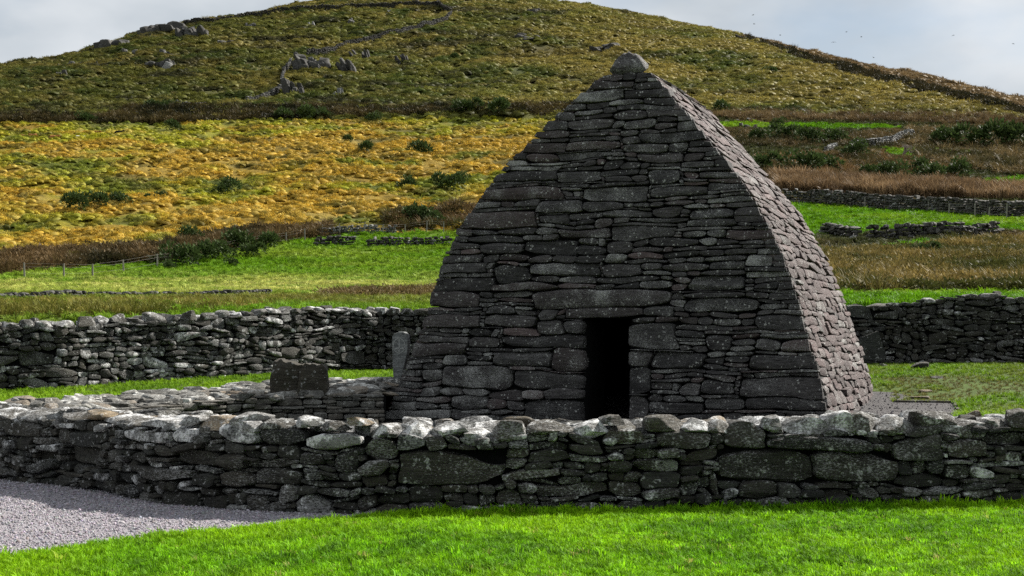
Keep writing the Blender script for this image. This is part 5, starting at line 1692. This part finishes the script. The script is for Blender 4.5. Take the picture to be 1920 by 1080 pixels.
# ------------------------------------------------------------------ bare tree on the right
def bare_tree(px, py, H, label, seed):
    r = RS(seed)
    g_ = at_hill(px, py); g_[2] = float(hill_surface(np.array(g_[0]), np.array(g_[1])))
    root = empty('bare_tree', tuple(g_)); tag(root, label, 'tree')
    tk = Acc(); cr = Acc()
    def grow(p, d, L_, rad, lev):
        q = p + d * L_
        Vv, a, b = cyl(p, q, rad, rad * .75, 5)
        (tk if lev < 2 else cr).add(Vv, a, None, b)
        if lev == 5: return
        for _ in range(3 if lev else 4):
            e = d + r.normal(size=3) * .42 + np.array([0, 0, .12]); e /= np.linalg.norm(e)
            grow(p + d * L_ * r.uniform(.6, 1), e, L_ * r.uniform(.6, .85), rad * .6, lev + 1)
    grow(np.array([0, 0, -.1]), np.array([.05, 0, 1.0]), H * .3, .2, 0)
    link(bpy.data.objects.new('trunk', tk.mesh('trunk', M_BARK, None)), root)
    link(bpy.data.objects.new('crown', cr.mesh('crown', M_BARK, None)), root)


bare_tree(1693, 300, 3.4, 'small leafless windswept tree at the end of the pale ruined wall', 601)
bare_tree(1418, 248, 1.9, 'pale twiggy leafless shrub beside the narrow green strip', 602)

# ------------------------------------------------------------------ cattle far up the pasture
m_cow = {}
for nm, c in (('brown', (.16, .055, .02)), ('tan', (.33, .14, .05)), ('black', (.012, .012, .012)), ('white', (.6, .58, .52))):
    m_cow[nm] = ground_material('hide_' + nm, const=c, s1=2, s2=20, amp=.2, bump=.1)


def cow(px, py, colr_, label, yaw, lying, seed):
    g_ = at_hill(px, py); z = float(hill_surface(np.array(g_[0]), np.array(g_[1])))
    lift = .35 if lying else .95
    verts = []; rad = []; edges = []
    def chain(pts, start=None):
        prev = start
        for x, y, zz, r_ in pts:
            verts.append((x, y, zz + lift)); rad.append(r_); i = len(verts) - 1
            if prev is not None: edges.append((prev, i))
            prev = i
        return prev
    chain([(0, 0, 0, .40)])                                    # root
    chain([(-.5, 0, .04, .36), (-.78, 0, .05, .28)], 0)
    hip = 2
    sh = chain([(.5, 0, .03, .37), (.72, 0, .1, .28)], 0)
    hd = chain([(.98, 0, .28, .19), (1.15, 0, .36, .16), (1.42, 0, .2, .1)], sh)
    if not lying:
        for sx, rt in ((-.66, hip), (.6, sh)):
            for sy in (-.2, .2):
                chain([(sx, sy, -.28, .14), (sx - .04, sy, -.6, .08), (sx, sy, -.93, .06)], rt)
    else:
        for sx, rt in ((-.5, hip), (.6, sh)):
            for sy in (-.3, .3):
                chain([(sx, sy, -.2, .12), (sx + .3, sy * 1.3, -.28, .08)], rt)
    chain([(-.92, 0, -.1, .05), (-.95, 0, -.45, .04)], hip)
    for sy in (-.16, .16): chain([(1.1, sy, .46, .05)], len(verts) and hd - 1)
    me = bpy.data.meshes.new('cow'); me.from_pydata(verts, edges, []); me.materials.append(m_cow[colr_])
    o = bpy.data.objects.new('cow', me)
    sk = o.modifiers.new('skin', 'SKIN'); sk.use_smooth_shade = True
    for i, r_ in enumerate(rad): me.skin_vertices[0].data[i].radius = (r_, r_)
    me.skin_vertices[0].data[0].use_root = True
    o.modifiers.new('sub', 'SUBSURF').levels = 1
    o.location = (g_[0], g_[1], z + .0); o.rotation_euler = (0, 0, yaw)
    o.scale = (.85, .85, .85)
    tag(link(o), label, 'cow', 'cattle on the upper pasture')
    return o


cow(44, 261, 'brown', 'dark brown cow lying furthest left on the upper pasture', .3, True, 1)
cow(64, 263, 'tan', 'tan cow lying beside the dark brown one', 2.9, True, 2)
cow(100, 263, 'tan', 'pale tan cow lying on its own on the upper pasture', .2, True, 3)
cow(147, 261, 'white', 'white-faced pale cow lying in the middle of the herd', .4, True, 4)
cow(178, 255, 'brown', 'brown cow lying under the dark bush', 0, True, 5)
cow(222, 254, 'black', 'black cow standing at the right of the herd', .2, False, 6)

# ------------------------------------------------------------------ gulls
m_bird = ground_material('gull_feathers', const=(.16, .16, .17), s1=3, s2=20, amp=.2, bump=0)


def bird(px, py, Y, yaw, flap, label):
    bmb = Acc()
    p, Q = boulder(.42, .12, .12, RS(3), (5, 4, 3), cuts=1); bmb.add(p - np.array([0, 0, .06]), Q)
    for sgn in (-1, 1):
        Vv = np.array([(.1, 0, .02), (-.1, 0, .02), (.06, sgn * .3, .10 * flap + .05), (-.08, sgn * .3, .10 * flap + .05), (-.06, sgn * .66, .02 + .22 * flap - .1), (-.1, sgn * .64, .02 + .22 * flap - .1)])
        Vv = np.vstack([Vv, Vv - np.array([0, 0, .02])])
        q = [(0, 1, 3, 2), (2, 3, 5, 4), (6, 8, 9, 7), (8, 10, 11, 9), (0, 2, 8, 6), (2, 4, 10, 8), (1, 7, 9, 3), (3, 9, 11, 5), (4, 5, 11, 10)]
        bmb.add(Vv, np.array(q))
    me = bmb.mesh('gull', m_bird, 40)
    o = bpy.data.objects.new('gull', me)
    o.location = ((px - 960) / F * Y, Y, EYE + (HZ - py) / F * Y); o.rotation_euler = (0, .1, yaw); o.scale = (.75, .75, .75)
    tag(link(o), label, 'bird', 'gulls circling over the right flank of the hill')


for k, (px, py, lab) in enumerate([(1412, 28, 'gull furthest left and highest in the sky'), (1414, 45, 'gull just under the highest one'), (1463, 66, 'gull low over the slope left of the flock'), (1587, 60, 'topmost gull of the middle three'), (1615, 69, 'right-hand gull of the middle three'), (1563, 79, 'lowest gull of the middle three'), (1638, 108, 'gull closest to the right skyline'), (1788, 66, 'large dark gull on the right of the sky'), (1900, 82, 'gull at the right edge of the sky')]):
    bird(px, py, 260 + 15 * (k % 4), RS(k).uniform(0, 6.28), RS(k + 50).uniform(-.3, 1), lab)
